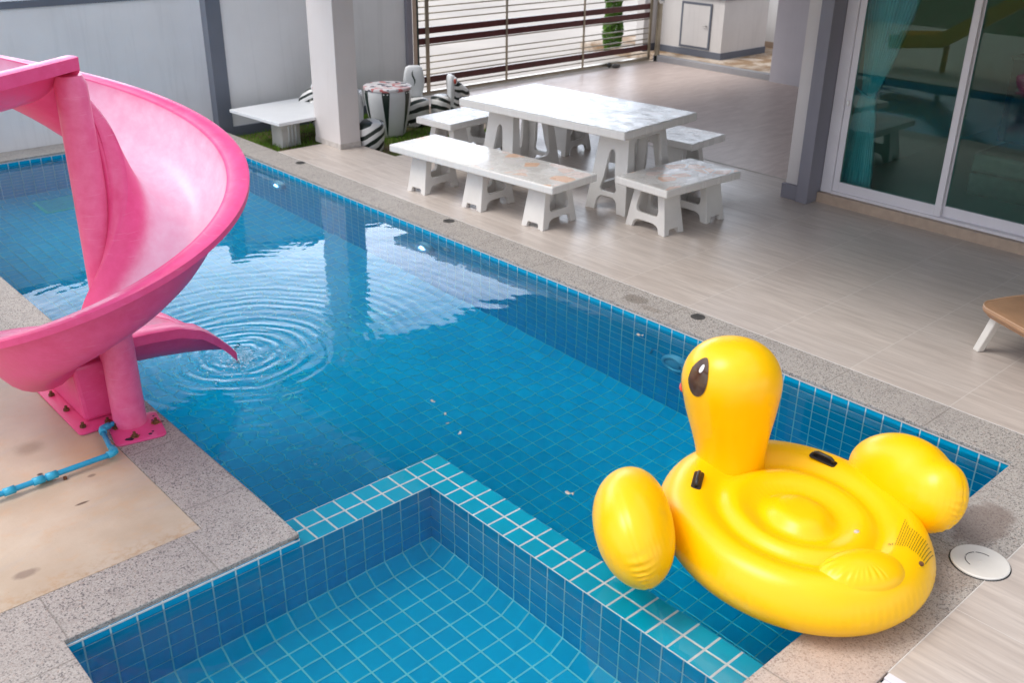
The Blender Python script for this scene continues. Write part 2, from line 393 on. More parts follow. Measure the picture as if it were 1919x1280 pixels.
M = {}
M['tile'] = m_pool_tile(); M['tile_spa'] = m_pool_tile('spa_mosaic', (.50, .66, .67), (.68, .80, .80), (.026, .052)); M['tile_wall_shaded'] = m_pool_tile('shaded_wall_mosaic', (.45, .62, .64), (.62, .76, .76), (.022, .045), .1055, .5); M['tile_cap'] = m_pool_tile('ledge_mosaic', (.62, .68, .68), (.80, .84, .83), (.035, .062), .1045); M['granite'] = m_granite(); M['deck'] = m_deck(); M['carport'] = m_carport(); M['pad'] = m_pad()
M['water'] = m_water(); M['slide'] = m_slide('worn_pink_fibreglass'); M['slide_deep'] = m_slide('deep_pink_gelcoat', .35); M['slide_pole'] = m_slide('faded_pink_gelcoat', .8, .32)
M['yellow'] = m_vinyl('yellow_vinyl', (.95, .525, .0)); M['white_cement'] = m_plain('white_painted_cement', (.70, .685, .66), .42, .05, 7, .1, 80)
M['wall_l'] = m_wall('grey_wall_paint', (.66, .665, .68), (.74, .745, .76)); M['wall_pillar'] = m_wall('pale_pillar_paint', (.60, .565, .56), (.66, .625, .62), .6, .12); M['soffit'] = m_wall('grey_soffit', (.26, .255, .26), (.31, .30, .31), .8, .1)
M['wall_house'] = m_wall('lilac_house_paint', (.46, .44, .48), (.52, .50, .54)); M['wall_white'] = m_wall('cream_wall_paint', (.60, .58, .57), (.68, .66, .65))
M['slate'] = m_wall('slate_grey_paint', (.115, .13, .165), (.145, .16, .195), .6, .15); M['midgrey'] = m_wall('mid_grey_paint', (.21, .205, .245), (.25, .245, .28), .6, .15)
M['alu_white'] = m_plain('white_powder_coat', (.72, .70, .74), .3, .03, 4, .02); M['glass'] = m_glass()
M['steel'] = m_plain('stainless_steel', (.42, .37, .29), .32, .1, 9, .03, 90, metal=.85); M['red_slat'] = m_plain('dark_red_wood', (.095, .016, .016), .35, .2, 12, .05)
M['chrome'] = m_plain('chrome', (.7, .7, .7), .15, .02, metal=1.); M['rust'] = m_plain('rusty_steel', (.20, .075, .03), .8, .3, 60, .6, 200)
M['rust_halo'] = m_plain('rust_bleed', (.45, .16, .05), .8, .3, 60, .2)
M['bluepipe'] = m_plain('blue_pvc', (.015, .36, .62), .35, .08, 12, .05); M['pipejoint'] = m_plain('blue_pvc_fitting', (.03, .42, .66), .35, .08, 12, .05)
M['tanvinyl'] = m_plain('tan_leatherette', (.42, .24, .135), .42, .1, 6, .12, 160); M['tanpipe'] = m_plain('tan_piping', (.55, .35, .22), .35, .06)
M['plastic_white'] = m_plain('white_plastic', (.74, .72, .68), .35, .04, 8, .03); M['black'] = m_plain('black_plastic', (.018, .014, .014), .35, .1)
M['dark'] = m_plain('dark_void', (.01, .01, .012), .6, .1); M['grey_drain'] = m_plain('grey_drain_metal', (.10, .095, .09), .5, .2, 30, .2)
M['bluegrey'] = m_plain('blue_grey_plastic', (.22, .44, .62), .4, .05); M['led'] = m_emit('pool_lamp_glow', (.45, .62, 1.), 7)
M['curtain'] = m_curtain(); M['sofa'] = m_plain('grey_sofa_cloth', (.16, .155, .15), .85, .1, 20, .3, 300); M['sofa_dark'] = m_plain('dark_sofa_cloth', (.05, .045, .05), .85, .1, 20, .3, 300)
M['roomfloor'] = m_plain('room_tile', (.42, .44, .42), .35, .05, 3, .02); M['sill'] = m_plain('beige_sill_stone', (.47, .36, .28), .5, .1, 12, .1)
M['eye'] = m_eye(); M['white_ink'] = m_plain('white_ink', (.8, .8, .8), .3, .01); M['red_ink'] = m_plain('red_ink', (.75, .06, .02), .3, .03)
M['ink'] = m_plain('warning_ink', (.10, .07, .01), .5, .05); M['leafy'] = m_plain('pale_dry_leaf', (.66, .56, .48), .6, .2, 40, .2)
M['zebra'] = m_zebra('zebra_paint', 3.6, 20, 3.); M['zebra2'] = m_zebra('zebra_paint_fine', 5, -30, 3.); M['pink_ear'] = m_plain('pink_ear_paint', (.55, .09, .06), .5, .1)
M['zwhite'] = m_plain('white_cement_gloss', (.72, .74, .76), .3, .03); M['zdark'] = m_plain('dark_green_paint', (.012, .03, .024), .35, .1)
M['hedge'] = m_grass('hedge_leaf', (.05, .13, .015), (.12, .27, .03)); M['grass'] = m_grass('grass_blade', (.08, .19, .015), (.20, .38, .04)); M['soil'] = m_soil()
M['road'] = m_road(); M['kerbpad'] = m_kerbpad(); M['kerb'] = m_wall('kerb_grey_paint', (.28, .28, .30), (.36, .36, .37), .7, .3)
M['yslide'] = m_plain('yellow_fibreglass', (.80, .50, .02), .35, .08); M['flake'] = m_plain('bare_dark_patch', (.03, .012, .03), .7, .2)
def m_drops():
    t = NT('water_drops'); gl = t.n('ShaderNodeBsdfGlass'); gl.inputs['IOR'].default_value = 1.333; gl.inputs['Roughness'].default_value = .02
    t.l(gl.outputs[0], t.out.inputs[0]); return t.m
M['drops'] = m_drops()
def m_ztop():
    t = NT('painted_zebra_table_top'); v = t.coord('Object'); vo = t.vor(v, 14); s = t.n('ShaderNodeSeparateColor'); t.l(vo.outputs['Color'], s.inputs[0])
    c = t.mix(t.rng(s.outputs[0], .45, .5), (.74, .72, .72), (.55, .18, .18)); c = t.mix(t.rng(s.outputs[1], .62, .66), c, (.10, .10, .14)); c = t.mix(t.rng(s.outputs[2], .3, .7), c, (.70, .68, .70))
    t.pbr(c, .25, .5); return t.m
M['ztop'] = m_ztop()

# ---------------------------------------------------------------- mesh helpers
class MB:
    def __init__(s): s.v = []; s.f = []; s.uv = None; s.attr = []
    def add(s, vs, fs, tf=None):
        o = len(s.v)
        for p in vs:
            p = Vector(p); s.v.append(tf @ p if tf is not None else p)
        s.f += [tuple(i+o for i in f) for f in fs]; return s
    def box(s, a, b, tf=None):
        x0, y0, z0 = a; x1, y1, z1 = b
        vs = [(x0,y0,z0),(x1,y0,z0),(x1,y1,z0),(x0,y1,z0),(x0,y0,z1),(x1,y0,z1),(x1,y1,z1),(x0,y1,z1)]
        return s.add(vs, [(3,2,1,0),(4,5,6,7),(0,1,5,4),(1,2,6,5),(2,3,7,6),(3,0,4,7)], tf)
    def lathe(s, prof, n=32, tf=None, sx=1, sy=1, cap=True):
        vs = []; fs = []
        for r, z in prof:
            for i in range(n):
                a = 2*math.pi*i/n; vs.append((r*math.cos(a)*sx, r*math.sin(a)*sy, z))
        for j in range(len(prof)-1):
            for i in range(n):
                k = (i+1) % n; fs.append((j*n+i, j*n+k, (j+1)*n+k, (j+1)*n+i))
        if cap:
            if prof[0][0] > 1e-5: fs.append(tuple(range(n))[::-1])
            if prof[-1][0] > 1e-5: fs.append(tuple((len(prof)-1)*n+i for i in range(n)))
        return s.add(vs, fs, tf)
    def tube(s, pts, rad, n=12, tf=None, cap=True):
        pts = [Vector(p) for p in pts]; rs = rad if isinstance(rad, (list, tuple)) else [rad]*len(pts)
        vs = []; fs = []; nrm = None
        for i, p in enumerate(pts):
            d = (pts[min(i+1, len(pts)-1)]-pts[max(i-1, 0)]).normalized()
            if nrm is None: nrm = d.orthogonal().normalized()
            nrm = (nrm-d*nrm.dot(d)).normalized(); b = d.cross(nrm)
            for k in range(n):
                a = 2*math.pi*k/n; vs.append(p+(nrm*math.cos(a)+b*math.sin(a))*rs[i])
        for j in range(len(pts)-1):
            for i in range(n):
                k = (i+1) % n; fs.append((j*n+i, j*n+k, (j+1)*n+k, (j+1)*n+i))
        if cap:
            fs.append(tuple(range(n))[::-1]); fs.append(tuple((len(pts)-1)*n+i for i in range(n)))
        return s.add(vs, fs, tf)
    def ball(s, c, r, n=20, m=12, tf=None):
        rx, ry, rz = r if isinstance(r, (tuple, list)) else (r, r, r)
        vs = []; fs = []
        for j in range(m+1):
            t = math.pi*j/m
            for i in range(n):
                a = 2*math.pi*i/n; vs.append((c[0]+rx*math.sin(t)*math.cos(a), c[1]+ry*math.sin(t)*math.sin(a), c[2]+rz*math.cos(t)))
        for j in range(m):
            for i in range(n):
                k = (i+1) % n; fs.append((j*n+i, (j+1)*n+i, (j+1)*n+k, j*n+k))
        return s.add(vs, fs, tf)
    def quad(s, a, b, c, d): return s.add([a, b, c, d], [(0, 1, 2, 3)])
    def build(s, name, mat, parent=None, smooth=False, bevel=0, uvf=None, sub=0, auto=None):
        me = bpy.data.meshes.new(name); me.from_pydata([tuple(p) for p in s.v], [], s.f)
        bm = bmesh.new(); bm.from_mesh(me)
        bmesh.ops.remove_doubles(bm, verts=bm.verts, dist=1e-6)
        if uvf is None: bmesh.ops.recalc_face_normals(bm, faces=bm.faces)
        bm.to_mesh(me); bm.free()
        me.materials.append(mat)
        if uvf:
            ul = me.uv_layers.new(name='UVMap')
            for p in me.polygons:
                for li in p.loop_indices: ul.data[li].uv = uvf(me.vertices[me.loops[li].vertex_index].co, p)
        if smooth: me.polygons.foreach_set('use_smooth', [True]*len(me.polygons))
        if auto is not None:
            me.polygons.foreach_set('use_smooth', [True]*len(me.polygons))
            me.set_sharp_from_angle(angle=R(auto))
        o = bpy.data.objects.new(name, me); COL.objects.link(o)
        if parent: o.parent = parent
        if bevel:
            b = o.modifiers.new('bevel', 'BEVEL'); b.width = bevel; b.segments = 2; b.limit_method = 'ANGLE'; b.angle_limit = R(40)
            b.harden_normals = False
        if sub:
            q = o.modifiers.new('sub', 'SUBSURF'); q.levels = sub; q.render_levels = sub
        return o
def tag(o, label=None, cat=None, group=None, kind=None):
    if label: o['label'] = label
    if cat: o['category'] = cat
    if group: o['group'] = group
    if kind: o['kind'] = kind
    return o
def thing(name, loc, label, cat, group=None, rz=0):
    o = bpy.data.objects.new(name, None); COL.objects.link(o); o.location = loc; o.rotation_euler = (0, 0, rz); o.empty_display_size = .2
    return tag(o, label, cat, group)
def structure(o, label=None): return tag(o, label, None, None, 'structure')
def kids(o): return [c for c in bpy.data.objects if c.parent == o]
def copy_tree(o, parent=None):
    ch = kids(o); c = o.copy(); COL.objects.link(c)
    if parent: c.parent = parent
    for k in ch: copy_tree(k, c)
    return c
def T(x, y, z): return Matrix.Translation((x, y, z))
def RZ(a): return Matrix.Rotation(a, 4, 'Z')
def boxuv(co, p):
    n = p.normal
    if abs(n.z) > .7: return (co.x, co.y)
    if abs(n.x) > abs(n.y): return (co.y, co.z)
    return (co.x, co.z)

# ---------------------------------------------------------------- pool shell
PX0, PX1, PY0, PY1 = 1.69, 4.658, 1.408, 10.455     # main pool
SX0, SY1 = .687, 3.215                                # spa left wall, spa far inner wall
CY1, CX0, CX1 = 3.424, 2.41, 2.614                    # divider cap: arm to CY1, long arm CX0..CX1
ZT, ZC, ZW, ZF, ZS = -.018, -.072, -.060, -1.2525, -.6735 # wall top, cap top, water, floors
TP = .1055
def cove_wall(mb, uvs, p0, p1, nrm, ztop, zf, u0, cut=0):
    """wall from p0 to p1 (2D), nrm pointing into the water; vertical face, cove of one tile, records uv"""
    c = .074
    d = (Vector(p1)-Vector(p0)); Lg = d.length; n2 = Vector(nrm)
    zc = zf+c
    a, b = Vector(p0), Vector(p1)
    rows = [(0, ztop, 0), (0, zc, ztop-zc)]
    rows.append((c, zf, ztop-zc+TP))
    base = round((ztop-zc)/TP)*TP
    for (o0, z0, v0), (o1, z1, v1) in zip(rows[:-1], rows[1:]):
        du = d.normalized()
        q = [a+n2*o0+du*(o0 if cut & 1 else 0), b+n2*o0-du*(o0 if cut & 2 else 0), b+n2*o1-du*(o1 if cut & 2 else 0), a+n2*o1+du*(o1 if cut & 1 else 0)]
        zs = [z0, z0, z1, z1]; vv = [v0, v0, v1, v1]
        i = len(mb.v)
        for p, z in zip(q, zs): mb.v.append(Vector((p.x, p.y, z)))
        f = (i, i+1, i+2, i+3)
        nn = (mb.v[i+1]-mb.v[i]).cross(mb.v[i+2]-mb.v[i])
        want = Vector((n2.x, n2.y, .3))
        order = [0, 1, 2, 3]
        if nn.dot(want) < 0: f = f[::-1]; order = order[::-1]
        mb.f.append(f)
        us = [(u0+(q[j]-a).dot(du), -(vv[j]-(ztop-zc)) ) for j in order]
        uvs.append(us)
def build_pool():
    mb = MB(); uvs = []
    def flat(x0, y0, x1, y1, z, ux=0, uy=0):
        i = len(mb.v)
        for p in ((x0, y0), (x1, y0), (x1, y1), (x0, y1)): mb.v.append(Vector((*p, z)))
        mb.f.append((i, i+1, i+2, i+3)); uvs.append([(x-ux, y-uy) for x, y in ((x0, y0), (x1, y0), (x1, y1), (x0, y1))])
    c = .074
    # main pool walls
    cove_wall(mb, uvs, (PX1, PY0), (PX1, PY1), (-1, 0), ZT, ZF, PY0-1.473, 3)
    cove_wall(mb, uvs, (PX0, PY1), (PX1, PY1), (0, -1), ZT, ZF, 0, 3)
    cove_wall(mb, uvs, (PX0, CY1), (PX0, PY1), (1, 0), ZT, ZF, 0, 3)
    cove_wall(mb, uvs, (CX1, PY0), (PX1, PY0), (0, 1), ZT, ZF, 0, 3)
    cove_wall(mb, uvs, (CX1, PY0), (CX1, CY1), (1, 0), ZC, ZF, 0, 1)
    cove_wall(mb, uvs, (PX0, CY1), (CX1, CY1), (0, 1), ZC, ZF, 0, 1)
    flat(CX1+c, PY0+c, PX1-c, PY1-c, ZF, PX1-c, 1.473); flat(PX0+c, CY1+c, CX1+c, PY1-c, ZF, PX1-c, 1.473)
    # spa
    cove_wall(mb, uvs, (SX0, SY1), (PX0, SY1), (0, -1), ZT, ZS, SX0-(CX0-c), 1)
    cove_wall(mb, uvs, (PX0, SY1), (CX0, SY1), (0, -1), ZC, ZS, PX0-(CX0-c), 2)
    cove_wall(mb, uvs, (CX0, PY0), (CX0, SY1), (-1, 0), ZC, ZS, PY0-(SY1-c), 3)
    cove_wall(mb, uvs, (SX0, PY0), (SX0, SY1), (1, 0), ZT, ZS, 0, 3)
    cove_wall(mb, uvs, (SX0, PY0), (CX0, PY0), (0, 1), ZT, ZS, 0, 3)
    flat(SX0+c, PY0+c, CX0-c, SY1-c, ZS, CX0-c, SY1-c)
    # divider cap (two rows of tiles), its end under the pad coping
    flat(CX0, PY0, CX1, SY1, ZC, CX0, SY1); flat(PX0, SY1, CX1, CY1, ZC, CX0, SY1)
    # short return above the cap below the pad coping corner
    i = len(mb.v)
    for p in ((PX0, SY1, ZC), (PX0, CY1, ZC), (PX0, CY1, ZT), (PX0, SY1, ZT)): mb.v.append(Vector(p))
    mb.f.append((i, i+1, i+2, i+3)); uvs.append([(0, 0), (.209, 0), (.209, .05), (0, .05)])
    me = bpy.data.meshes.new('pool_basin'); me.from_pydata([tuple(p) for p in mb.v], [], mb.f)
    ul = me.uv_layers.new(name='UVMap'); k = 0
    for p, u in zip(me.polygons, uvs):
        for li, q in zip(p.loop_indices, u): ul.data[li].uv = q
    for k_ in ('tile', 'tile_spa', 'tile_cap', 'tile_wall_shaded'): me.materials.append(M[k_])
    for p in me.polygons:
        c_ = p.center
        if abs(c_.z-ZC) < .001: p.material_index = 2
        elif abs(p.normal.z) < .2: p.material_index = 3  # upright walls take the mosaic with shade painted in
        elif (c_.x < CX0+.001 and c_.y < SY1+.001): p.material_index = 1
    o = bpy.data.objects.new('pool_basin', me); COL.objects.link(o); structure(o, 'blue tiled pool basin with a raised spa in its near corner')
    # water
    w = MB(); ox, oy = 2.40, 5.11
    w.box((SX0-.06-ox, PY0-.06-oy, -1.5), (PX1+.06-ox, PY1+.06-oy, ZW))
    wo = w.build('pool_water', M['water']); wo.location = (ox, oy, 0); structure(wo, 'still blue pool water with ring ripples under the slide')
build_pool()

# ---------------------------------------------------------------- coping, decks, ground
def build_ground():
    OV = .006
    cp = MB()
    def slab(x0, y0, x1, y1): cp.box((x0, y0, -.022), (x1, y1, 0))
    XO = 4.958
    # right (along Y)
    slab(PX1-OV, PY0, XO, PY1+.34)
    # near end
    slab(2.2, 1.095, XO, PY0+OV)
    slab(.387, 1.095, 2.2, PY0+OV)
    # far end
    slab(PX0-.29, PY1-OV, PX1-OV, PY1+.34)
    # pad side
    slab(1.397, SY1+.32, PX0+OV, PY1-OV)
    slab(SX0, SY1-OV+.012, PX0+OV, SY1+.32)
    slab(.387, PY0+OV, SX0+OV, SY1+.32)
    def uvf(co, p):
        if abs(p.normal.z) > .5:
            c = p.center
            if c.x > 4.5 or (c.y > 3.6 and c.x < 1.9) or c.x < .7 and c.y > 1.45: return (co.y-1.88, co.x)
            return (co.x-3.15, co.y)
        return (co.x+co.y-.3, co.z)
    o = cp.build('pool_coping', M['granite'], uvf=uvf, bevel=.004); structure(o, 'speckled granite coping around the pool')
    # grout line below the coping
    g = MB()
    def gl(x0, y0, x1, y1): g.box((x0, y0, -.030), (x1, y1, -.0222))
    gl(PX1-.004, PY0, PX1+.02, PY1); gl(CX1, PY0-.02, PX1, PY0+.004); gl(SX0, SY1-.004, PX0, SY1+.02); gl(SX0-.02, PY0, SX0+.004, SY1)
    gl(PX0-.02, CY1, PX0+.004, PY1); gl(PX0, PY1-.004, PX1, PY1+.02); gl(PX0-.02, SY1-.003, PX0+.003, CY1)
    structure(g.build('grout_line', m_plain('white_grout', (.74, .73, .70), .7, .08, 40, .1)))
    # terrace sheet: built of rectangles around the lawn; solid 0.1 m thick, butted
    d = MB(); Z = 0.0
    def fl(x0, y0, x1, y1, z=Z, b=-.16): d.box((x0, y0, b), (x1, y1, z))
    fl(XO+.004, -4, 8.12, 1.09); fl(XO+.004, 1.09, 8.12, 8.13); fl(XO+.004, 8.13, 5.77, 9.05)
    fl(2.86, -4, XO+.004, 1.091)
    o = d.build('terrace_floor', M['deck']); structure(o, 'streaky beige porcelain terrace paving')
    d = MB(); fl(8.124, 4.75, 12.3, 10.2); fl(7.52, 8.134, 8.124, 10.2)
    structure(d.build('carport_floor', M['carport']), 'pinkish beige tiled carport floor')
    l = MB(); l.box((8.112, 4.75, -.1), (8.132, 8.13, .003)); structure(l.build('joint_strip', m_plain('joint_grey', (.60, .55, .50), .6, .1)))
    l = MB(); l.box((XO, PY0-.3, -.1), (XO+.004, 9.05, .0015)); l.box((2.86, 1.0905, -.1), (XO, 1.0945, .0015))
    structure(l.build('grout_joint', m_plain('pale_grout', (.72, .69, .66), .7, .08, 40, .1)))
    # white trim at the terrace corner
    l = MB(); l.box((2.822, .2, -.1), (2.858, 1.088, .003)); l.box((2.800, .2, -.1), (2.820, 1.084, -.003))
    tag(l.build('edge_trim', M['alu_white'], bevel=.002), 'ribbed white metal edge trim at the corner of the paving beside the near pool end', 'edge trim')
    l = MB(); l.box((-3, -4, -.2), (2.80, 1.091, -.006)); structure(l.build('lower_paving', M['granite'], uvf=boxuv))
    # slide pad
    l = MB(); l.box((-4, SY1+.323, -.3), (1.394, 11, -.002)); l.box((-4, -4, -.31), (.384, SY1+.318, -.004))
    structure(l.build('slide_pad', M['pad']), 'cream painted concrete pad with rust stains')
    # lawn soil and a ground sheet
    l = MB(); l.box((4.962, 9.054, -.4), (7.516, 10.3, -.10)); l.box((5.774, 8.134, -.4), (7.516, 9.054, -.10))
    structure(l.build('lawn_soil', M['soil']), 'lawn bed of soil and turf by the boundary wall')
    l = MB(); l.quad((-60, -60, -1.6), (90, -60, -1.6), (90, 90, -1.6), (-60, 90, -1.6)); structure(l.build('ground', M['soil']))
    l = MB(); l.box((2, 10.5, -.5), (90, 90, -.045)); l.box((14.6, -30, -.5), (90, 10.5, -.046)); structure(l.build('road', M['road']), 'pale concrete road beyond the gate')
    # gate track apron
    l = MB(); l.box((7.5, 10.204, -.2), (12.6, 10.5, -.006)); structure(l.build('gate_threshold', m_plain('threshold_stone', (.58, .50, .43), .6, .1, 8, .1)))
build_ground()

def build_grass():
    g = MB(); rnd = random.Random(3)
    for i in range(17000):
        x = rnd.uniform(4.97, 7.5); y = rnd.uniform(8.15, 10.27)
        if x < 5.78 and y < 9.06: continue
        dens = mnoise.noise(Vector((x*2.1, y*2.1, 0)))
        bare = ((x-5.95)/.55)**2+((y-8.5)/.4)**2
        if bare < 1 and rnd.random() < .93: continue
        if dens < -.12 and rnd.random() < .6: continue
        h = rnd.uniform(.015, .05); a = rnd.uniform(0, 6.28); w = .0035; lx, ly = rnd.gauss(0, .012), rnd.gauss(0, .012)
        dx, dy = w*math.cos(a), w*math.sin(a)
        g.add([(x-dx, y-dy, -.102), (x+dx, y+dy, -.102), (x+dx*.6+lx*.5, y+dy*.6+ly*.5, -.1+h*.6), (x+lx, y+ly, -.1+h)], [(0, 1, 2), (0, 2, 3)])
    me = bpy.data.meshes.new('grass'); me.from_pydata([tuple(p) for p in g.v], [], g.f); me.materials.append(M['grass'])
    o = bpy.data.objects.new('grass', me); COL.objects.link(o); tag(o, 'short green lawn grass beside the boundary wall', 'grass', kind='stuff')
build_grass()

# ---------------------------------------------------------------- boundary wall, pilaster
def build_walls():
    t = thing('boundary_wall', (3.2, 10.9, 0), 'pale grey boundary wall with a slate blue top band behind the far pool end', 'wall')
    def P(mb, name, mat, **k): o = mb.build(name, mat, **k); o.parent = t; o.matrix_parent_inverse = t.matrix_world.inverted() if False else Matrix.Translation((-3.2, -10.9, 0)); return o
    w = MB(); w.box((-6, 10.80, -.2), (5.6, 10.95, 1.37)); P(w, 'wall_panel', M['wall_l'])
    w = MB(); w.box((-6, 10.785, 1.37), (5.6, 10.98, 1.44)); P(w, 'top_band', M['slate'])
    w = MB(); w.box((4.96, 10.33, -.2), (5.13, 10.46, 1.452)); P(w, 'pilaster', M['slate'])
    t2 = thing('boundary_wall', (6.4, 10.4, -.1), 'light grey boundary wall with slate skirting between the slate pilaster and the gate', 'wall')
    def P2(mb, name, mat, **k): o = mb.build(name, mat, **k); o.parent = t2; o.matrix_parent_inverse = Matrix.Translation((-6.4, -10.4, .1)); return o
    w = MB(); w.box((5.133, 10.36, -.2), (7.58, 10.48, 1.39)); P2(w, 'wall_panel', M['wall_l'])
    w = MB(); w.box((5.133, 10.35, 1.39), (7.58, 10.50, 1.46)); P2(w, 'top_band', M['slate'])
    w = MB(); w.box((5.133, 10.335, -.2), (7.58, 10.36, .0)); P2(w, 'skirting', M['slate'])
    w = MB(); w.box((7.583, 10.31, -.2), (7.66, 10.5, 1.37)); P2(w, 'end_post', M['midgrey'])
build_walls()

# ---------------------------------------------------------------- sliding gate
def build_gate():
    t = thing('sliding_gate', (7.8, 10.35, 0), 'long sliding gate of thin steel rails and three dark red slats between carport and road', 'gate')
    def P(mb, name, mat, par=None, **k):
        o = mb.build(name, mat, **k); o.parent = par or t
        if par is None: o.matrix_parent_inverse = Matrix.Translation((-7.8, -10.35, 0))
        return o
    X0, X1 = 7.72, 12.25
    for z in (1.55, 1.48, 1.40, 1.33, 1.26, 1.174, 1.101, 1.022, .94, .63, .494, .417, .332, .268, .12, ):
        m = MB(); m.tube([(X0, 10.35, z), (X1, 10.35, z)], .0085, 8); P(m, 'rail', M['steel'], smooth=True)
    for z0, z1 in ((.775, .855), (.648, .728), (.165, .245)):
        m = MB(); m.box((X0, 10.335, z0), (X1, 10.365, z1)); P(m, 'red_slat', M['red_slat'], bevel=.003)
    for x in (7.90, 9.25, 10.75, 12.22):
        w = .028 if x in (7.90, 12.22) else .016
        m = MB(); m.box((x-w, 10.318, .045), (x+w, 10.334, 1.58)); P(m, 'upright', M['steel'], bevel=.003)
    m = MB(); m.box((X0, 10.32, .02), (X1, 10.38, .06)); P(m, 'bottom_rail', M['steel'], bevel=.004)
    for x in (8.4, 11.3):
        m = MB(); m.lathe([(0, -.012), (.035, -.012), (.04, 0), (.035, .012), (0, .012)], 16, T(x, 10.30, .035) @ Matrix.Rotation(R(90), 4, 'X')); P(m, 'wheel', M['grey_drain'])
    # guide post with textured brown face at the wall end
    t2 = thing('gate_post', (7.70, 10.30, 0), 'brown textured gate post beside the end of the light grey wall', 'post')
    m = MB(); m.box((-.035, .0, -.1), (.02, .012, 1.6))
    o = m.build('post', M['sill'], t2, bevel=.003)
    m = MB(); m.box((.022, .002, -.1), (.05, .018, 1.6)); m.build('inner_channel', M['zdark'], t2)
    t3 = thing('gate_post', (12.33, 10.25, 0), 'thin steel latch post at the carport kerb end of the gate', 'post')
    m = MB(); m.box((-.03, -.03, -.02), (.03, .03, 1.6)); m.build('post', M['steel'], t3, bevel=.004)
    m = MB(); m.box((-.07, -.05, .86), (.04, -.031, .93)); m.build('latch', M['chrome'], t3, bevel=.003)
    m = MB(); m.box((7.5, 10.385, -.006), (12.6, 10.41, .004)); 
    tag(m.build('gate_track', M['steel']), 'steel floor track under the sliding gate', 'track')
    o = MB(); o.ball((0, 0, .03), (.075, .045, .032), 14, 8); o.ball((.07, .02, .022), (.05, .035, .025), 12, 8); q = o.build('gate_stop', M['grey_drain'], smooth=True)
    q.location = (11.35, 10.22, 0); tag(q, 'small grey lump of a gate stop on the floor by the gate', 'gate stop')
build_gate()

# ---------------------------------------------------------------- meter cabinet, kerb, far walls
def build_right_back():
    m = MB(); m.box((12.3, 4.9, -.2), (12.42, 10.3, .085)); structure(m.build('kerb', M['kerb'], bevel=.008))
    m = MB(); m.box((12.42, 4.9, -.2), (14.6, 12, .07)); structure(m.build('side_yard', M['kerbpad']), 'stained concrete yard behind the kerb')
    X, Y, z0 = 12.80, 9.39, .07
    t = thing('meter_cabinet', (X, Y, z0), 'white block cabinet with grey framed hatch and grey skirting behind the kerb', 'cabinet')
    m = MB(); m.box((0, 0, 0), (1.15, 1.25, .87)); m.build('body', M['wall_white'], t, bevel=.004)
    m = MB(); m.box((-.012, -.012, 0), (1.16, 1.26, .10)); m.build('skirting', M['slate'], t, bevel=.003)
    m = MB(); m.box((-.03, -.03, .87), (1.18, 1.28, .93)); m.build('cap', M['midgrey'], t, bevel=.004)
    fr = MB()
    for a, b in (((-.02, .22, .12), (.0, .25, .80)), ((-.02, .77, .12), (.0, .80, .80)), ((-.02, .25, .12), (.0, .77, .15)), ((-.02, .25, .77), (.0, .77, .80))): fr.box(a, b)
    h = MB(); h.box((-.016, .252, .152), (-.002, .768, .768)); hd = h.build('hatch', M['wall_white'], t, bevel=.002)
    fr.build('hatch_frame', M['slate'], hd)
    k = MB(); k.box((-.045, .28, .46), (-.017, .30, .48)); k.box((-.045, .28, .465), (-.035, .36, .475)); k.build('handle', M['chrome'], hd)
    t = thing('yard_wall', (13.3, 10.75, 0), 'white wall behind the cabinet at the right end of the gate', 'wall')
    m = MB(); m.box((-.80, -.05, -.05), (4, .1, 2.4)); m.build('wall_panel', M['wall_white'], t)
    m = MB(); m.box((-.80, -.065, -.05), (4, -.051, .18)); m.build('skirting', M['slate'], t)
    t = thing('side_wall', (14.5, 9, 0), 'grey wall at the far side of the stained yard behind the cabinet', 'wall')
    m = MB(); m.box((0, -4.3, -.1), (.15, 1.69, 2.4)); m.build('wall_panel', M['wall_l'], t)
    m = MB(); m.box((-.02, -4.3, -.1), (-.001, 1.68, .16)); m.build('skirting', M['sill'], t)
    # hedge column beyond the gate
    t = thing('hedge_column', (12.55, 11.4, -.045), 'narrow clipped green shrub seen through the right end of the gate', 'shrub')
    m = MB(); m.tube([(0, 0, 0), (.02, .01, .8), (0, 0, 1.5)], [.03, .025, .01], 8); m.build('stem', M['sill'], t)
    g = MB(); rnd = random.Random(5)
    for i in range(11000):
        z = rnd.uniform(.03, 1.75); a = rnd.uniform(0, 6.28); rr = (.15+.02*math.sin(z*9+a*2))*math.sqrt(rnd.uniform(.35, 1))
        c = Vector((rr*math.cos(a), rr*math.sin(a), z)); s_ = rnd.uniform(.016, .03)
        d1 = Vector((rnd.gauss(0, 1), rnd.gauss(0, 1), rnd.gauss(0, 1))).normalized(); d2 = d1.orthogonal().normalized()
        g.v += [c-d1*s_, c+d2*s_*.5, c+d1*s_, c-d2*s_*.5]; n = len(g.v); g.f.append((n-4, n-3, n-2, n-1))
    me = bpy.data.meshes.new('foliage'); me.from_pydata([tuple(p) for p in g.v], [], g.f); me.materials.append(M['hedge'])
    o = bpy.data.objects.new('foliage', me); COL.objects.link(o); o.parent = t
    # verge far beyond road
    m = MB(); m.box((-20, 22.5, -.05), (60, 23.1, -.01)); structure(m.build('verge', M['grass']))
build_right_back()

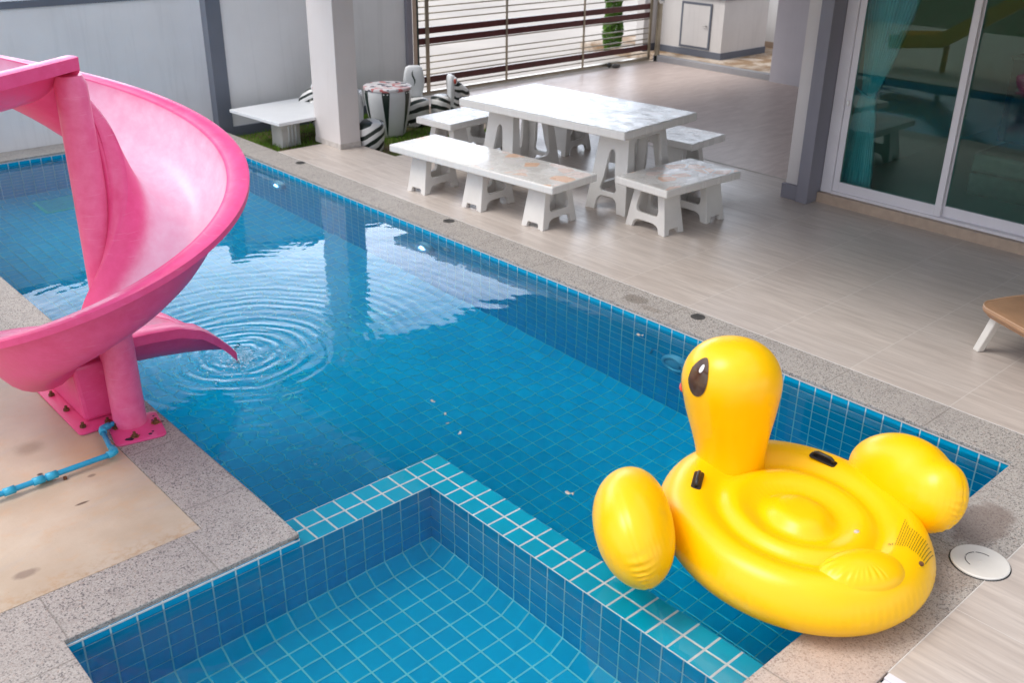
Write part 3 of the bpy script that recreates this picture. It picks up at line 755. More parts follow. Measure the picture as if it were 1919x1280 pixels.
# ---------------------------------------------------------------- house with sliding door
def build_house():
    HX = 7.84
    t = thing('house', (HX, 0, 0), 'lilac grey house with glass sliding doors and flat roof over the terrace', 'house')
    mi = Matrix.Translation((-HX, 0, 0))
    def P(mb, name, mat, par=None, label=None, **k):
        o = mb.build(name, mat, **k); o.parent = par or t
        if par is None: o.matrix_parent_inverse = mi
        if label: o['label'] = label
        return o
    # end wall: light strip, grey pilaster
    m = MB(); m.box((7.64, 4.60, 0), (12.24, 4.75, 2.75)); P(m, 'end_wall', M['wall_pillar'])
    m = MB(); m.box((7.60, 4.585, 0), (7.639, 4.765, .13)); P(m, 'skirting', M['midgrey'])
    m = MB(); m.box((7.575, 4.482, 0), (7.79, 4.598, 2.74)); P(m, 'pilaster', M['midgrey'], bevel=.004)
    m = MB(); m.box((7.79, 4.483, 2.35), (7.95, 4.597, 2.74)); m.box((7.79, -4, 2.35), (7.95, 4.483, 2.74)); P(m, 'lintel', M['wall_house'])
    # carport back wall
    m = MB(); m.box((12.243, -4, 0), (12.45, 8.10, 2.75)); P(m, 'back_wall', M['wall_house'], label='lilac grey carport wall with splashed base')
    # roof with beams, carried by the pillar
    m = MB(); m.box((4.65, -4, 2.50), (12.6, 9.22, 2.75)); P(m, 'roof', M['soffit'])
    # room
    m = MB(); m.box((7.95, -4, -.1), (12.24, 4.59, .085)); P(m, 'room_floor', M['roomfloor'])
    m = MB(); m.box((7.95, -4.15, 0), (12.24, -4.0, 2.5)); P(m, 'side_wall', M['wall_white'])
    # sill step
    m = MB(); m.box((7.725, -4, -.05), (8.0, 4.48, .0855)); P(m, 'sill', M['sill'], bevel=.003)
    # sliding door
    d = MB(); xf = 7.80
    d.box((xf-.03, 4.375, .088), (xf+.08, 4.478, 2.35)); jam = P(d, 'door_frame', M['alu_white'], bevel=.004)
    b = MB(); b.box((xf-.03, -4, .088), (xf+.08, 4.373, .112)); o = b.build('track', M['alu_white'], jam); 
    def panel(y0, y1, x):
        m = MB(); f = .055
        m.box((x, y0, .114), (x+.035, y0+f, 2.34)); m.box((x, y1-f, .114), (x+.035, y1, 2.34)); m.box((x, y0+f, .114), (x+.035, y1-f, .20)); m.box((x, y0+f, 2.27), (x+.035, y1-f, 2.34))
        o = P(m, 'door_leaf', M['alu_white'], bevel=.003)
        g = MB(); g.box((x+.012, y0+f-.004, .196), (x+.020, y1-f+.004, 2.275)); g.build('glass_pane', M['glass'], o)
        return o
    a = panel(3.385, 4.372, xf-.012)
    c = panel(2.40, 3.43, xf+.030)
    panel(1.36, 2.43, xf-.012); panel(.3, 1.39, xf+.03); panel(-.8, .33, xf-.012); panel(-1.9, -.77, xf+.03); panel(-4, -1.87, xf-.012)
    k = MB(); k.box((xf-.022, 4.335, .86), (xf-.013, 4.352, .905)); k.build('latch', M['chrome'], a)
    k = MB(); k.lathe([(0, 0), (.014, 0), (.018, .01), (.012, .03), (0, .032)], 14, T(xf+.066, 3.39, .92) @ Matrix.Rotation(R(90), 4, 'Y')); k.build('lock_knob', M['chrome'], c)
    return t
build_house()

def build_pillar():
    t = thing('roof_pillar', (5.62, 8.945, 0), 'pale square pillar at the lawn corner of the terrace carrying the roof', 'pillar')
    m = MB(); m.box((-.125, -.24, .0), (.125, .24, 2.5)); m.build('shaft', M['wall_pillar'], t, bevel=.006)
    m = MB(); 
    pts = []
    rnd = random.Random(2)
    m.box((-.1275, -.2425, .001), (.1275, .2425, .055)); m.build('splashed_base', m_plain('cement_splash', (.60, .56, .53), .8, .15, 18, .4, 60), t)
build_pillar()

# curtain & sofa inside the room
def build_room():
    m = MB()
    n = 120; H = 2.2; rows = 46
    def yz(u, v):    # u across 0..1, v height 0..1
        z = .10+H*v
        tie = .84/H
        w_top, w_tie, w_bot = .62, .10, .34
        if v > tie: k = ((v-tie)/(1-tie))**.75; w = w_tie+(w_top-w_tie)*k; y1 = 4.46-.13*(1-k)
        else: k = (1-v/tie)**.55; w = w_tie+(w_bot-w_tie)*k; y1 = 4.46-.13*(1-k)
        y = y1-u*w
        x = 7.99+.022*math.sin(u*2*math.pi*15)+.012*math.sin(u*2*math.pi*31+2)
        if v < .08: x += .01*math.sin(u*60)
        return (x, y, z)
    for j in range(rows+1):
        for i in range(n+1): m.v.append(Vector(yz(i/n, j/rows)))
    for j in range(rows):
        for i in range(n): a = j*(n+1)+i; m.f.append((a, a+1, a+n+2, a+n+1))
    t = thing('curtain', (8.12, 4.3, .09), 'teal pleated curtain tied in the middle behind the sliding door', 'curtain')
    o = m.build('cloth', M['curtain'], smooth=True); o.parent = t; o.matrix_parent_inverse = Matrix.Translation((-8.12, -4.3, -.09))
    sm = o.modifiers.new('thick', 'SOLIDIFY'); sm.thickness = .003
    b = MB(); b.tube([(7.96, 4.345, .96), (7.955, 4.28, .93), (7.96, 4.22, .92)], .012, 8); b.tube([(7.97, 4.47, 1.03), (7.96, 4.345, .96)], .008, 8)
    q = b.build('tieback', M['curtain']); q.parent = t; q.matrix_parent_inverse = Matrix.Translation((-8.12, -4.3, -.09))
    s = thing('sofa', (8.70, 3.55, .086), 'grey low sofa seen dimly through the sliding door glass', 'sofa')
    m = MB(); m.box((0, -1.6, 0), (.95, 0.05, .20)); m.build('base', M['sofa'], s, bevel=.02)
    m = MB(); m.box((0, -1.6, .205), (.95, .05, .37)); m.build('seat_cushion', M['sofa'], s, bevel=.03)
    m = MB(); m.box((.55, -1.6, .375), (.95, .05, .85)); m.build('backrest', M['sofa_dark'], s, bevel=.03)
    s = thing('room_cabinet', (10.9, 3.4, .086), 'dark low cabinet deep inside the glazed room', 'cabinet')
    m = MB(); m.box((0, -1.8, 0), (.5, .9, .85)); m.build('body', M['sofa_dark'], s, bevel=.01)
    m = MB(); m.box((-.02, -1.82, .85), (.52, .92, .88)); m.build('top', M['sofa'], s, bevel=.005)
build_room()

# ---------------------------------------------------------------- cement table and benches
def panel_mesh(outline, holes, th, bevel=.004):
    cu = bpy.data.curves.new('panel', 'CURVE'); cu.dimensions = '2D'; cu.fill_mode = 'BOTH'; cu.extrude = th/2-bevel; cu.bevel_depth = bevel; cu.bevel_resolution = 1; cu.offset = -bevel
    for pts in [outline]+holes:
        sp = cu.splines.new('POLY'); sp.points.add(len(pts)-1); sp.use_cyclic_u = True
        for p, q in zip(sp.points, pts): p.co = (q[0], q[1], 0, 1)
    o = bpy.data.objects.new('panel', cu); COL.objects.link(o)
    dg = bpy.context.evaluated_depsgraph_get(); me = bpy.data.meshes.new_from_object(o.evaluated_get(dg))
    bpy.data.objects.remove(o); bpy.data.curves.remove(cu)
    vs = [v.co.copy() for v in me.vertices]; fs = [tuple(p.vertices) for p in me.polygons]; bpy.data.meshes.remove(me)
    return vs, fs
def arc(cx, cy, rx, ry, a0, a1, n=8): return [(cx+rx*math.cos(R(a0+(a1-a0)*i/n)), cy+ry*math.sin(R(a0+(a1-a0)*i/n))) for i in range(n+1)]
def leg_builder(nb, nt, wb, wt, h, narrow_hole, wide_hole, foot, fh, name):
    """truncated pyramid of four panels; narrow side faces along local y, wide side along local x"""
    mb = MB(); th = .034
    def outline(b, t, foot, fh, steep):
        w = b/2
        k = [(-w, 0), (-w+foot, 0)]
        xi = w-foot
        if steep: k += [(-xi+.004, fh*.8), (-xi+.012, fh), (xi-.012, fh), (xi-.004, fh*.8)]
        else: k += [(-xi+.01, fh*.45)]+[(-xi+.01+(.5*xi)*(1-math.cos(R(q))), fh*.45+fh*.55*math.sin(R(q))) for q in (25, 50, 75, 90)]+[(xi-.01-(.5*xi)*(1-math.cos(R(q))), fh*.45+fh*.55*math.sin(R(q))) for q in (90, 75, 50, 25)]+[(xi-.01, fh*.45)]
        k += [(xi, 0), (w, 0), (t/2, h), (-t/2, h)]
        return k
    # narrow panels: width along local x, normal +-y
    for s in (-1, 1):
        vs, fs = panel_mesh(outline(nb, nt, foot*(.8), fh*.6 if narrow_hole is None else fh, narrow_hole is None), [narrow_hole] if narrow_hole else [], th)
        tilt = math.atan2((wb-wt)/2, h)
        tf = T(0, s*(wb/2-th/2), 0) @ Matrix.Rotation(s*tilt, 4, 'X') @ Matrix.Rotation(R(90), 4, 'X')
        mb.add(vs, fs, tf)
    for s in (-1, 1):
        vs, fs = panel_mesh(outline(wb, wt, foot, fh, False), [wide_hole], th)
        tilt = math.atan2((nb-nt)/2, h)
        tf = T(s*(nb/2-th/2), 0, 0) @ Matrix.Rotation(-s*tilt, 4, 'Y') @ RZ(R(90)) @ Matrix.Rotation(R(90), 4, 'X')
        mb.add(vs, fs, tf)
    me = bpy.data.meshes.new(name); me.from_pydata([tuple(p) for p in mb.v], [], mb.f); me.materials.append(M['white_cement'])
    bm = bmesh.new(); bm.from_mesh(me); bmesh.ops.remove_doubles(bm, verts=bm.verts, dist=1e-5); bmesh.ops.recalc_face_normals(bm, faces=bm.faces); bm.to_mesh(me); bm.free()
    return me
seat_hole = arc(.06, .285, .035, .03, 0, 90)[0:]+arc(-.06, .285, .035, .03, 90, 180)+[(-.118, .18)]+arc(-.085, .165, .03, .03, 180, 270)+arc(.085, .165, .03, .03, 270, 360)+[(.118, .18)]
seat_leg = leg_builder(.235, .175, .43, .31, .345, None, seat_hole, .07, .075, 'leg')
t_nhole = arc(0, .47, .035, .06, 0, 180)+[(-.06, .28)]+arc(-.055, .20, .03, .03, 180, 270)+arc(.055, .20, .03, .03, 270, 360)+[(.06, .28)]
t_whole = arc(.14, .57, .05, .05, 0, 90)+arc(-.14, .57, .05, .05, 90, 180)+[(-.20, .32)]+arc(-.15, .24, .05, .05, 180, 270)+arc(.15, .24, .05, .05, 270, 360)+[(.20, .32)]
table_leg = leg_builder(.43, .29, .70, .52, .69, t_nhole, t_whole, .12, .13, 'leg')
def cement_seat(name, loc, rz, L, W, h, th, legs, label, cat, seed, tint, group=None, legmesh=seat_leg, edge=.012):
    t = thing(name, (loc[0], loc[1], 0), label, cat, group, rz)
    m = MB(); m.box((-L/2, -W/2, h), (L/2, W/2, h+th)); top = m.build('table_top' if 'table' in name else 'seat', m_terrazzo(seed, tint), t, bevel=edge)
    top.modifiers['bevel'].segments = 3
    for x in legs:
        o = bpy.data.objects.new('leg', legmesh); COL.objects.link(o); o.parent = t; o.location = (x, 0, 0); 
    return t
A = R(90+5.2)
cement_seat('stone_table', (6.35, 6.17), A, 1.88, 1.05, .69, .07, (-.65, .65), 'large rectangular white stone table with marble mosaic top, tallest piece of the terrace set', 'table', 3.1, .12, legmesh=table_leg)
cement_seat('stone_bench', (5.435, 6.29), A, 1.93, .565, .345, .065, (-.70, 0, .70), 'long white stone bench with pink mosaic pieces, nearest the pool on three supports', 'bench', 1.3, .75, 'benches around the stone table')
cement_seat('stone_bench', (7.36, 6.45), A, 1.93, .565, .345, .065, (-.70, 0, .70), 'long white stone bench on the carport side, partly hidden under the stone table', 'bench', 5.7, .2, 'benches around the stone table')
cement_seat('stone_stool', (6.32, 4.93), R(-1.5), .92, .55, .345, .065, (-.26, .26), 'short white stone stool with orange mosaic pieces at the near end of the table', 'stool', 9.2, 1., 'short stools at the table ends')
cement_seat('stone_stool', (6.42, 7.76), R(5), .95, .50, .345, .065, (-.26, .26), 'short pale stone stool at the far end of the table beside the lawn', 'stool', 12.5, .25, 'short stools at the table ends')

# white pedestal table on the lawn
def build_lawn_table():
    t = thing('lawn_table', (5.45, 9.62, -.1), 'square white table with a fluted pedestal on the lawn left of the pillar', 'table', rz=R(4))
    m = MB(); m.box((-.45, -.47, .332), (.45, .47, .367)); m.build('table_top', M['zwhite'], t, bevel=.005)
    prof = [(-.12, .0), (-.115, .1), (-.12, .24), (-.16, .30), (-.32, .33), (.32, .33), (.16, .30), (.12, .24), (.115, .1), (.12, 0)]
    vs, fs = panel_mesh(prof[::-1], [], .2, .006)
    m = MB(); m.add(vs, fs, T(-.08, -.02, 0) @ Matrix.Rotation(R(90), 4, 'X')); 
    m.build('pedestal', M['white_cement'], t, auto=35)
    for x in (-.11, -.065, -.02):
        r = MB(); r.tube([(x, -.123, .01), (x, -.123, .31)], .012, 8); r.build('flute', M['zwhite'], t, smooth=True)
build_lawn_table()

# ---------------------------------------------------------------- zebra set
def build_zebras():
    t = thing('zebra_drum_table', (6.52, 9.28, -.1), 'round white drum table with dark green stripes and a flowery painted top', 'table')
    m = MB(); m.lathe([(.17, 0), (.19, .03), (.235, .25), (.262, .42), (.266, .50), (.262, .525)], 40); m.build('drum', M['zwhite'], t, smooth=True)
    m = MB(); m.lathe([(.272, .522), (.275, .535), (.27, .552), (.262, .555)], 40); m.build('table_top', M['ztop'], t, auto=40)
    for k in range(6):
        a0 = R(222+k*60+8); s = MB(); n = 12
        for j in range(n+1):
            v = j/n; z = .52-.50*v; r = .19+(.2655-.19)*min(1, (z/.42))**.85+.0025; w = .16*(1-v)**.8+.012
            r = max(r, .175)
            for q in (-1, 0, 1): s.v.append(Vector((r*math.cos(a0+q*w), r*math.sin(a0+q*w), z)))
        for j in range(n):
            for q in (0, 1): i = j*3+q; s.f.append((i, i+1, i+4, i+3))
        # keep the stripe on the drum surface
        prof = [(.17, 0), (.19, .03), (.235, .25), (.262, .42), (.266, .50), (.262, .525)]
        def rad(z):
            for (r0, z0), (r1, z1) in zip(prof[:-1], prof[1:]):
                if z <= z1: return r0+(r1-r0)*(z-z0)/(z1-z0)
            return .262
        for p in s.v:
            a = math.atan2(p.y, p.x); r = rad(p.z)+.0022; p.x, p.y = r*math.cos(a), r*math.sin(a)
        s.build('stripe', M['zdark'], t, smooth=True)
    def zebra(loc, rz, label, tall=1.0, mat=M['zebra'], bw=1.):
        t = thing('zebra_chair', (*loc, -.1), label, 'chair', 'zebra chairs around the drum table', rz)
        m = MB(); m.lathe([(.10, 0), (.125, .03), (.14, .16), (.145, .27), (.135, .31), (.09, .33), (.0, .333)], 28, sx=1.05*bw, sy=.9*bw); m.build('seat', mat, t, smooth=True)
        # neck slab behind the seat
        b = MB(); n = 26
        for z, w, d, y in ((.16, .085, .05, .09), (.26, .09, .05, .115), (.34, .085, .042, .125), (.42, .105, .04, .125), (.50, .112, .042, .12), (.58, .10, .04, .118), (.635, .085, .035, .118), (.655, .05, .02, .118)):
            for i in range(n):
                a = 2*math.pi*i/n; c, s_ = math.cos(a), math.sin(a)
                b.v.append(Vector((w*bw*abs(c)**.7*(1 if c > 0 else -1), y+d*abs(s_)**.8*(1 if s_ > 0 else -1), .16+(z-.16)*tall)))
        for j in range(7):
            for i in range(n): k = (i+1) % n; b.f.append((j*n+i, j*n+k, (j+1)*n+k, (j+1)*n+i))
        b.f.append(tuple(7*n+i for i in range(n)))
        b.build('backrest', M['zwhite'], t, smooth=True)
        g = MB(); n = 14
        for j in range(n+1):
            v = j/n; x = -.005+.014*math.sin(v*6.0); w = .009*math.sin(math.pi*v)+.001; z = .16+(.44+.17*v-.16)*tall
            g.v += [Vector((x-w, .0735, z)), Vector((x+w, .0735, z))]
        for j in range(n): i = 2*j; g.f.append((i, i+1, i+3, i+2))
        g.build('wavy_stripe', M['zdark'], t)
        # head stretching out behind the slab
        h = MB(); zz = .16+(.50-.16)*tall
        h.tube([(0, .13, zz-.02), (0, .19, zz-.03), (0, .25, zz-.06), (0, .30, zz-.10), (0, .33, zz-.13)], [.085, .082, .066, .055, .036], 18)
        h.tube([(0, .10, .10), (0, .16, .22), (0, .19, zz-.06)], [.10, .085, .075], 16)
        hd = h.build('head', M['zebra2'], t, smooth=True)
        for s_ in (-1, 1):
            e = MB(); e.ball((s_*.075*bw, .165, zz+.065), (.018, .026, .045), 12, 8); ear = e.build('ear', M['zwhite'], hd, smooth=True)
            e = MB(); e.ball((s_*.083*bw, .160, zz+.062), (.016, .018, .033), 12, 8); e.build('ear_inside', M['pink_ear'], ear, smooth=True)
        for s_ in (-1, 1):
            f = MB(); f.ball((s_*.06, -.07, .045), (.035, .05, .045), 12, 8); f.build('foot', M['zdark'] if s_ > 0 else M['zwhite'], t, smooth=True)
        return t
    zebra((5.93, 8.78), R(42), 'zebra painted chair half hidden right behind the pillar', .98, M['zebra'], 1.15)
    zebra((7.00, 9.42), R(-35), 'tallest zebra chair with a green wave on its white back, right of the drum table', 1.06, M['zebra'], 1.12)
    zebra((7.34, 9.36), R(-118), 'low zebra chair seen side on with head pointing towards the gate, behind the far stool', .82, M['zebra'], .95)
    zebra((6.05, 9.75), R(50), 'zebra chair hidden behind the pillar with only its white edge showing', .9, M['zebra'], .95)
build_zebras()

# ---------------------------------------------------------------- pink spiral slide
def build_slide():
    CX, CY = 1.548, 4.614
    t = thing('spiral_slide', (CX, CY, 0), 'pink fibreglass spiral water slide on a central pole beside the pool', 'slide')
    # frames along path: origin point of the axis, outward dir, tangent, rim z in / out, depth, width factor
    fr = []
    def sm(a, b, x): x = max(0, min(1, (x-a)/(b-a))); return x*x*(3-2*x)
    th0, th1 = 128, -270
    # straight entry
    n0 = 14
    for i in range(n0):
        s = -1.9*(1-i/n0); th = R(th0); o = Vector((math.cos(th), math.sin(th), 0)); tn = Vector((math.sin(th), -math.cos(th), 0))
        fr.append((Vector((CX, CY, 0))+tn*s, o, 1.865-.02*s, 1.90-.03*s, .21, 1.))
    n1 = 120
    for i in range(n1+1):
        d = th0+(th1-th0)*i/n1; u = (130-d)/360; z = 1.912-1.347*u-.116*u*u
        ex = sm(.93, 1.11, u)
        zi = z-.04*(1-sm(.0, .1, u))+.05*sm(.1, .2, u)*(1-sm(.3, .5, u))+ex*.17; zo = z+ex*.045
        dep = .21+.09*sm(.0, .15, u)-.18*sm(.90, 1.11, u)
        th = R(d); fr.append((Vector((CX, CY, 0)), Vector((math.cos(th), math.sin(th), 0)), zi, zo, dep, 1.))
    zi1, zo1 = fr[-1][2], fr[-1][3]; dep1 = fr[-1][4]
    n2 = 34
    def lerp(x, ks):
        for (x0, y0), (x1, y1) in zip(ks[:-1], ks[1:]):
            if x <= x1: q = (x-x0)/(x1-x0); return y0+(y1-y0)*q
        return ks[-1][1]
    for i in range(1, n2+1):
        s = .70*i/n2; e = sm(.42, .70, s)
        drop = .10*s/.5
        hgt = 1-.86*e
        zb0 = min(zi1, zo1)-dep1
        zi = lerp(s, ((0, zi1), (.2, zi1-.01), (.36, zi1-.03), (.48, zi1-.08), (.58, zi1-.17), (.66, zi1-.26), (.70, zb0-.07)))
        zo = lerp(s, ((0, zo1), (.40, zo1-.005), (.50, zo1-.05), (.60, zo1-.12), (.70, zb0-.07)))
        zb = lerp(s, ((0, zb0), (.3, zb0-.03), (.6, zb0-.07), (.70, zb0-.09)))
        fr.append((Vector((CX+s, CY, 0)), Vector((0, 1, 0)), max(zi, zb+.012), max(zo, zb+.012), None, (zb, 1-.55*sm(.38, .74, s)**1.3)))
    ri, ro = .115, .716
    def section(f, k=99):
        o, out, zi, zo, dep, wf = f
        if dep is None: zb, wf = wf
        else: zb = min(zi, zo)-dep; wf = 1.
        a, b = -.02+(ri+.02)*sm(n0-2, n0+20, k), ro
        if wf != 1.:
            mid = (a+b)/2-.12; a = mid+(a-mid)*wf; b = mid+(b-mid)*wf
        th = .018
        # inner surface left to right then underside back
        kf = k
        def bowl(k, off=0):   # k 0..1 from inner wall to outer wall
            a2 = a+.045+.045*sm(n0+n1-20, n0+n1, kf); x = a2+(b-.105-a2)*(.5-.5*math.cos(math.pi*k))
            hz = abs(math.cos(math.pi*k))**2.0
            top = (zi if k < .5 else zo)
            return (x, zb+(top-.012-zb)*hz**1.25)
        top = [(a-.028, zi-.06), (a-.03, zi-.006), (a-.012, zi), (a+.025+.05*sm(n0+n1-20, n0+n1, k), zi)]
        ks = [i/18 for i in range(19)]
        bw = [bowl(k) for k in ks]
        topo = [(b-.088, zo-.010), (b-.05, zo-.001), (b-.012, zo), (b, zo-.008), (b-.002, zo-.04), (b-.014, zo-.04), (b-.02, zo-.018)]
        bot = []
        for k in ks[::-1]:
            x, z = bowl(k); s = 1 if k > .5 else -1; w = abs(math.cos(math.pi*k))
            bot.append((x+s*.018*w, z-.020*(1-.3*w)))
        boti = [(a-.016, zi-.022), (a-.018, zi-.06)]
        pts = top+bw+topo+bot+boti
        wear = [.1, .1, .25, .2]+[(.05+1.05*sm(.15, .38, k) if k < .6 else .15+.95*math.sin(math.pi*k)**.5) for k in ks]+[.35, .1, .08, .1, .1, .1, .1]+[.15]*len(ks)+[.1, .1]
        return [Vector((o.x, o.y, 0))+out*x+Vector((0, 0, z)) for x, z in pts], wear
    secs = [section(f, k_) for k_, f in enumerate(fr)]
    def piece(name, i0, i1, mat, label=None):
        m = MB(); wr = []; n = len(secs[0][0])
        for i in range(i0, i1+1):
            P, w = secs[i]; m.v += P; wr += w
        for j in range(i1-i0):
            for i in range(n): k = (i+1) % n; m.f.append((j*n+i, j*n+k, (j+1)*n+k, (j+1)*n+i))
        m.f.append(tuple(range(n))); m.f.append(tuple((i1-i0)*n+i for i in range(n))[::-1])
        me = bpy.data.meshes.new(name); me.from_pydata([tuple(p-Vector((CX, CY, 0))) for p in m.v], [], m.f)
        at = me.attributes.new('wear', 'FLOAT', 'POINT'); at.data.foreach_set('value', wr)
        bm = bmesh.new(); bm.from_mesh(me); bmesh.ops.recalc_face_normals(bm, faces=bm.faces); bm.to_mesh(me); bm.free()
        me.materials.append(mat); me.polygons.foreach_set('use_smooth', [True]*len(me.polygons)); me.set_sharp_from_angle(angle=R(50))
        o = bpy.data.objects.new(name, me); COL.objects.link(o); o.parent = t
        if label: o['label'] = label
        return o
    piece('entry_chute', 0, n0, M['slide']); piece('spiral_chute', n0, n0+n1, M['slide']); piece('exit_chute', n0+n1, n0+n1+n2, M['slide'])
    # pole with flange strip beside the trough
    m = MB(); m.lathe([(.084, .012), (.083, .05), (.078, .9), (.070, 1.74), (.055, 1.78), (0, 1.785)], 32, T(-.011, .004, 0)); m.build('pole', M['slide_pole'], t, auto=50)
    # web between pole and inner rim that follows the turn
    w = MB()
    pts = []
    for i in range(n0+4, n0+n1-12, 2):
        f = fr[i]; o = f[1]
        w.v += [o*.06+Vector((0, 0, f[2]-.03)), o*.10+Vector((0, 0, f[2]-.012)), o*.10+Vector((0, 0, f[2]-.16)), o*.06+Vector((0, 0, f[2]-.18))]
    k = len(w.v)//4
    for j in range(k-1):
        for i in range(4): q = (i+1) % 4; w.f.append((j*4+i, j*4+q, (j+1)*4+q, (j+1)*4+i))
    w.build('inner_web', M['slide_deep'], t, smooth=True)
    def plate(x0, y0, x1, y1, th, name, rz=0, ctr=(0, 0)):
        r = .03; p = []
        for cx, cy, a0 in ((x1-r, y0+r, -90), (x1-r, y1-r, 0), (x0+r, y1-r, 90), (x0+r, y0+r, 180)):
            p += arc(cx, cy, r, r, a0, a0+90, 5)
        vs, fs = panel_mesh(p, [], th, .002); m = MB(); m.add(vs, fs, T(ctr[0], ctr[1], th/2+.001) @ RZ(rz)); return m.build(name, M['slide'], t, auto=40)
    pl = plate(-.125, -.145, .125, .13, .012, 'base_plate', R(-12), (-.01, -.065))
    bx = plate(-.255, .045, .03, .86, .012, 'box_plate')
    def bolt(x, y, par, halo=True):
        m = MB(); m.lathe([(.016, .0), (.016, .012), (.008, .013), (.008, .028), (0, .029)], 6, T(x, y, .013)); b = m.build('bolt', M['rust'], par)
        m = MB(); n = 20
        rr = [(.017+.012*random.random()) for _ in range(n)]
        m.v = [Vector((x+rr[i]*math.cos(6.283*i/n), y+rr[i]*math.sin(6.283*i/n), .0142)) for i in range(n)]; m.f = [tuple(range(n))]
        if halo: m.build('rust_stain', M['rust_halo'], b)
    for x, y in ((-.09, -.01), (-.055, -.155), (.085, -.09), (.06, .035)): bolt(x, y, pl)
    for x, y in ((-.215, .11), (-.215, .34), (-.215, .56), (-.215, .79), (-.10, .075)): bolt(x, y, bx, False)
    # bare flakes on the plate
    for cx, cy, s in ((-.085, -.165, .022), (.015, -.18, .012), (.035, -.165, .008), (.115, -.10, .010), (.105, -.015, .008), (.08, -.055, .007)):
        m = MB(); n = 9; i0 = 0; m.v += [Vector((cx+s*random.uniform(.6, 1.2)*math.cos(6.283*i/n), cy+s*.8*random.uniform(.6, 1.2)*math.sin(6.283*i/n), .0146)) for i in range(n)]; m.f.append(tuple(range(i0, i0+n))); m.build('bare_patch', M['flake'], pl)
    # box support
    x0, x1, y0, y1 = -.185, -.01, .145, .78
    m = MB(); 
    vs = [(x0, y0, .012), (x1, y0-.01, .012), (x1, y1, .012), (x0, y1, .012), (x0-.02, y0+.0, .33), (x1+.0, y0-.01, .33), (x1, y1, .33), (x0-.02, y1, .33)]
    m.add(vs, [(3, 2, 1, 0), (4, 5, 6, 7), (0, 1, 5, 4), (1, 2, 6, 5), (2, 3, 7, 6), (3, 0, 4, 7)]); m.build('box_support', M['slide_deep'], t, bevel=.02)
    return fr
FR = build_slide()

def build_yellow_slide():
    t = thing('yellow_slide', (.7, 6.9, 0), 'yellow straight slide beside the pool, seen reflected in the glass door', 'slide')
    a = Vector((-.35, -1.7, 1.55)); b = Vector((-.05, .0, .38)); c = Vector((.1, .75, .30))
    def trough(pts, w=.56, h=.2):
        m = MB(); th = .03
        for i, p in enumerate(pts):
            d = (pts[min(i+1, len(pts)-1)]-pts[max(0, i-1)]).normalized(); s = d.cross(Vector((0, 0, 1))).normalized(); u = s.cross(d)
            for x, y in ((-w/2, h), (-w/2+th, h), (-w/2+th, .03), (w/2-th, .03), (w/2-th, h), (w/2, h), (w/2, 0), (-w/2, 0)): m.v.append(p+s*x+u*y)
        n = 8
        for j in range(len(pts)-1):
            for i in range(n): k = (i+1) % n; m.f.append((j*n+i, j*n+k, (j+1)*n+k, (j+1)*n+i))
        m.f.append(tuple(range(n))); m.f.append(tuple((len(pts)-1)*n+i for i in range(n))[::-1]); return m
    trough([a, b, c]).build('chute', M['yslide'], t, auto=30)
    for p in (a*.9+b*.1, b):
        m = MB(); m.tube([(p.x, p.y, 0), (p.x, p.y, p.z+.01)], .04, 12); m.build('leg', M['yslide'], t, smooth=True)
build_yellow_slide()

# blue pipe feeding the slide
def build_pipe():
    t = thing('water_pipe', (1.35, 4.4, 0), 'blue plastic water pipe with elbows running over the cream pad to the slide pole', 'pipe')
    o = Vector((1.35, 4.4, 0))
    pts = [(1.485, 4.625, .035), (1.385, 4.605, .035), (1.352, 4.42, .03), (1.355, 4.352, .03), (1.30, 4.343, .03), (.0, 4.325, .03), (-1.5, 4.30, .03)]
    segs = [(0, 1, .013), (1, 3, .013), (3, 6, .0135)]
    pv = [Vector(p)-o for p in pts]
    for a, b, r in segs: m = MB(); m.tube(pv[a:b+1], r, 14); m.build('pipe_run', M['bluepipe'], t, smooth=True)
    def fit(i, l=.045):
        p = pv[i]; a = (pv[i-1]-p).normalized(); b = (pv[i+1]-p).normalized(); m = MB()
        m.tube([p+a*l, p+a*l*.4, p+(a+b)*.004, p+b*l*.4, p+b*l], .0185, 14); m.build('elbow', M['pipejoint'], t, smooth=True)
    fit(1); fit(3)
    for x in (1.02, .96, .83):
        m = MB(); y = pv[4].y-(pv[4].x-(x-o.x))*.0135; m.tube([(x-o.x, y, .03), (x-o.x+.05, y, .03)], .0195, 14); m.build('coupling', M['pipejoint'], t, smooth=True)
    m = MB(); m.box((.985-o.x, 4.352-o.y, 0), (1.05-o.x, 4.375-o.y, .018)); m.build('pipe_clip', M['plastic_white'], t, bevel=.004)
    m = MB(); m.tube([(1.095-o.x, 4.318-o.y, 0), (1.095-o.x, 4.318-o.y, .012)], .009, 8); m.build('screw', M['rust'], t)
build_pipe()

# ---------------------------------------------------------------- splash where the slide pours in
def build_splash():
    m = MB(); rnd = random.Random(11); c = Vector((2.36, 5.0, ZW))
    for i in range(230):
        a = rnd.uniform(0, 6.28); r = abs(rnd.gauss(0, .10)); z = max(0, rnd.gauss(.006, .014))
        m.ball((c.x+r*math.cos(a), c.y+r*math.sin(a)+.02, ZW+.002+z), rnd.uniform(.002, .007), 7, 5)
    for k in range(5):
        x = 2.30+.015*k; pts = [(x+.02*j+rnd.gauss(0, .002), 4.96+.012*k+rnd.gauss(0, .002), .065-.018*j-.002*j*j) for j in range(6)]
        m.tube(pts, [.003, .004, .003, .0035, .0025, .002], 6)
    o = m.build('water_splash', M['drops'], smooth=True); tag(o, 'splashing water drops where the pink slide pours into the pool', 'splash', kind='stuff')
build_splash()

